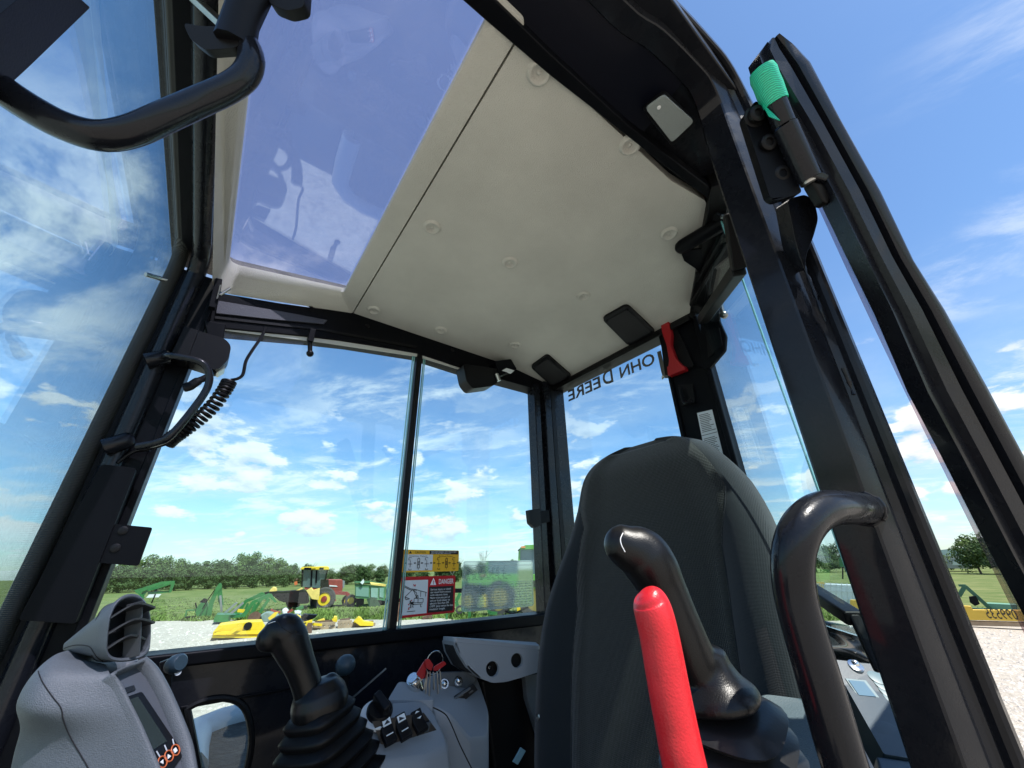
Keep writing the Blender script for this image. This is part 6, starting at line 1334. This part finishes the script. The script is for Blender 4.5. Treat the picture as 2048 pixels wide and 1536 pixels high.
def right_side_yard():
    f = Fr(1660, 1215)
    T = empty('ibc_tote', f.b, 'white caged liquid tote behind the door pillar', 'tote')
    PLA = mat('white_tank_plastic', (.62, .68, .68), .4); CAGE = mat('galvanised_cage', (.55, .57, .55), .4, .6)
    f.poly(T, 'tank', [(1625, 1166), (1720, 1170), (1722, 1222), (1625, 1212)], PLA, .05, .9, .05)
    for k in range(9): x = 1628+k*11; f.beam(T, 'cage_bar', [(x, 1164+k*.3), (x+1, 1214+k)], .022, CAGE, -.02)
    for k in range(4): f.beam(T, 'cage_bar', [(1623, 1166+k*15), (1722, 1169+k*16)], .022, CAGE, -.04)
    f.poly(T, 'pallet_base', [(1622, 1210), (1724, 1220), (1724, 1232), (1622, 1222)], CAN, 0, .95)
    y = empty('yellow_rack', f.p(1640, 1222, -.6), 'yellow slatted rack standing in front of the caged tote', 'rack'); y.location.z = GZ
    for k in range(6): f.beam(y, 'slat', [(1629+k*3.4, 1164), (1631+k*3.4, 1216)], .045, CRM, -.6)
    f.beam(y, 'top_rail', [(1626, 1165), (1650, 1167)], .06, CRM, -.6)
    g = Fr(1960, 1256)
    B = empty('yellow_beam', g.b, 'long yellow steel beam with the reversed number 099535', 'beam')
    pts = [(1660, 1198), (1700, 1207), (1925, 1211), (1925, 1221), (1945, 1221), (1948, 1217), (2140, 1222), (2140, 1246), (1700, 1238)]
    g.poly(B, 'beam_web', [(1700, 1200), (1926, 1212), (1942, 1213), (1946, 1220), (2150, 1222), (2150, 1246), (1900, 1239), (1700, 1232)], mat('beam_yellow', (.62, .40, .04), .5, var=.1, vscale=2), 0, .35, .01)
    A, C = g.p(2040, 1240, -.012), g.p(1977, 1236.5, -.012)
    text_part('number', '099535', A, C-A, V(0, 0, 1), 11.5*g.d/FPX*1.3, M_['ink'], B, fit=(C-A).length, lift=0.0)
    g.poly(B, 'support_timber', [(1700, 1236), (2150, 1248), (2150, 1256), (1700, 1246)], PAL, .05, .3)
    h = Fr(1950, 1232)
    K = empty('green_scraper', h.b, 'dark green frame with folded arms behind the yellow beam', 'implement')
    DG = mat('dark_green_frame', (.03, .11, .06), .5, var=.2, vscale=2)
    h.beam(K, 'arm', [(1918, 1192), (1930, 1172), (1966, 1204), (1985, 1222)], .14, DG, 0); h.beam(K, 'arm', [(1917, 1171), (1932, 1171)], .09, DG, 0); h.poly(K, 'motor', [(1938, 1194), (1952, 1192), (1960, 1208), (1950, 1212), (1940, 1205)], CAN, -.2, .4); h.poly(K, 'deck', [(1975, 1207), (2034, 1210), (2036, 1222), (1985, 1222)], mat('faded_teal_plate', (.12, .26, .17), .6), .1, .8); h.poly(K, 'foot', [(1910, 1215), (1990, 1218), (1990, 1226), (1910, 1224)], DG, .1, .3)
    s = Fr(1905, 1130)
    H = empty('pale_shed', s.b, 'long pale roofed shed on the far side of the field', 'shed')
    ff = lambda px, py, o=0: s.p(px, py, o)
    d0 = 130; fs_ = far(1905, d0); 
    def sp(px, py, off=0.0): r = ray(px, py); hh = V(fs_.x, fs_.y, 0).normalized(); return r*((d0+off)/r.dot(hh))
    hv = V(fs_.x, fs_.y, 0).normalized()
    def spoly(T_, n2, pts, m, off, th): return MB().prism([sp(x, y_, off) for x, y_ in pts], hv*th).build(n2, m, T_)
    H.location = fs_
    spoly(H, 'wall', [(1872, 1110), (1945, 1112), (1945, 1138), (1872, 1136)], mat('shed_wall', (.45, .47, .46), .7), 1, 6); spoly(H, 'roof', [(1866, 1108), (1880, 1100), (1925, 1095), (1950, 1112), (1870, 1112)], mat('pale_green_roof', (.42, .52, .48), .5), .5, 8)
    H2 = empty('white_trailer', sp(1965, 1125)*1.0, 'white sloping trailer roof glinting beyond the field', 'trailer'); H2.location.z = GZ
    spoly(H2, 'roof_panel', [(1940, 1103), (1958, 1101), (1982, 1124), (1964, 1125)], M_['white'], -3, 3); spoly(H2, 'side', [(1905, 1123), (1985, 1126), (1985, 1131), (1905, 1130)], mat('trailer_side', (.5, .55, .5), .6), -2, 2)
    v = Fr(1540, 1142); Q = empty('parked_vehicle', far(1541, 118), 'small white vehicle parked under the trees by the seat edge', 'vehicle')
    d1 = 118; hv2 = V(Q.location.x, Q.location.y, 0).normalized()
    def vp(px, py): r = ray(px, py); return r*(d1/r.dot(hv2))
    MB().prism([vp(x, y_) for x, y_ in ((1532, 1138), (1533, 1129), (1538, 1122), (1548, 1122), (1552, 1130), (1552, 1138))], hv2*2).build('body', WHT, Q, bevel=.1); MB().prism([vp(x, y_) for x, y_ in ((1537, 1129), (1539, 1124), (1547, 1124), (1549, 1129))], hv2*-.05).build('windows', GLS, Q)
    for x in (1536, 1548): MB().lathe([(.35, 0), (.35, .3), (.02, .3)], vp(x, 1138), hv2, 12).build('wheel', TYR, Q)
    db = empty('waste_bin', far(1690, 60), 'green bin beyond the field beside the pillar', 'bin'); hb = V(db.location.x, db.location.y, 0).normalized()
    def bp_(px, py): r = ray(px, py); return r*(60/r.dot(hb))
    MB().prism([bp_(x, y_) for x, y_ in ((1678, 1118), (1692, 1118), (1690, 1134), (1680, 1134))], hb*1.0).build('bin_body', GRN, db); MB().prism([bp_(x, y_) for x, y_ in ((1677, 1115), (1693, 1115), (1692, 1118), (1678, 1118))], hb*1.1).build('bin_lid', GRD, db); MB().prism([bp_(x, y_) for x, y_ in ((1684, 1134), (1687, 1134), (1687, 1158), (1684, 1158))], hb*.2).build('bin_post', BLK, db)
right_side_yard()
# ------------------------------------------------------------------ lift everything so that the yard lies at z = 0
for o in list(bpy.data.objects):
    if o.parent is None: o.location.z += LIFT
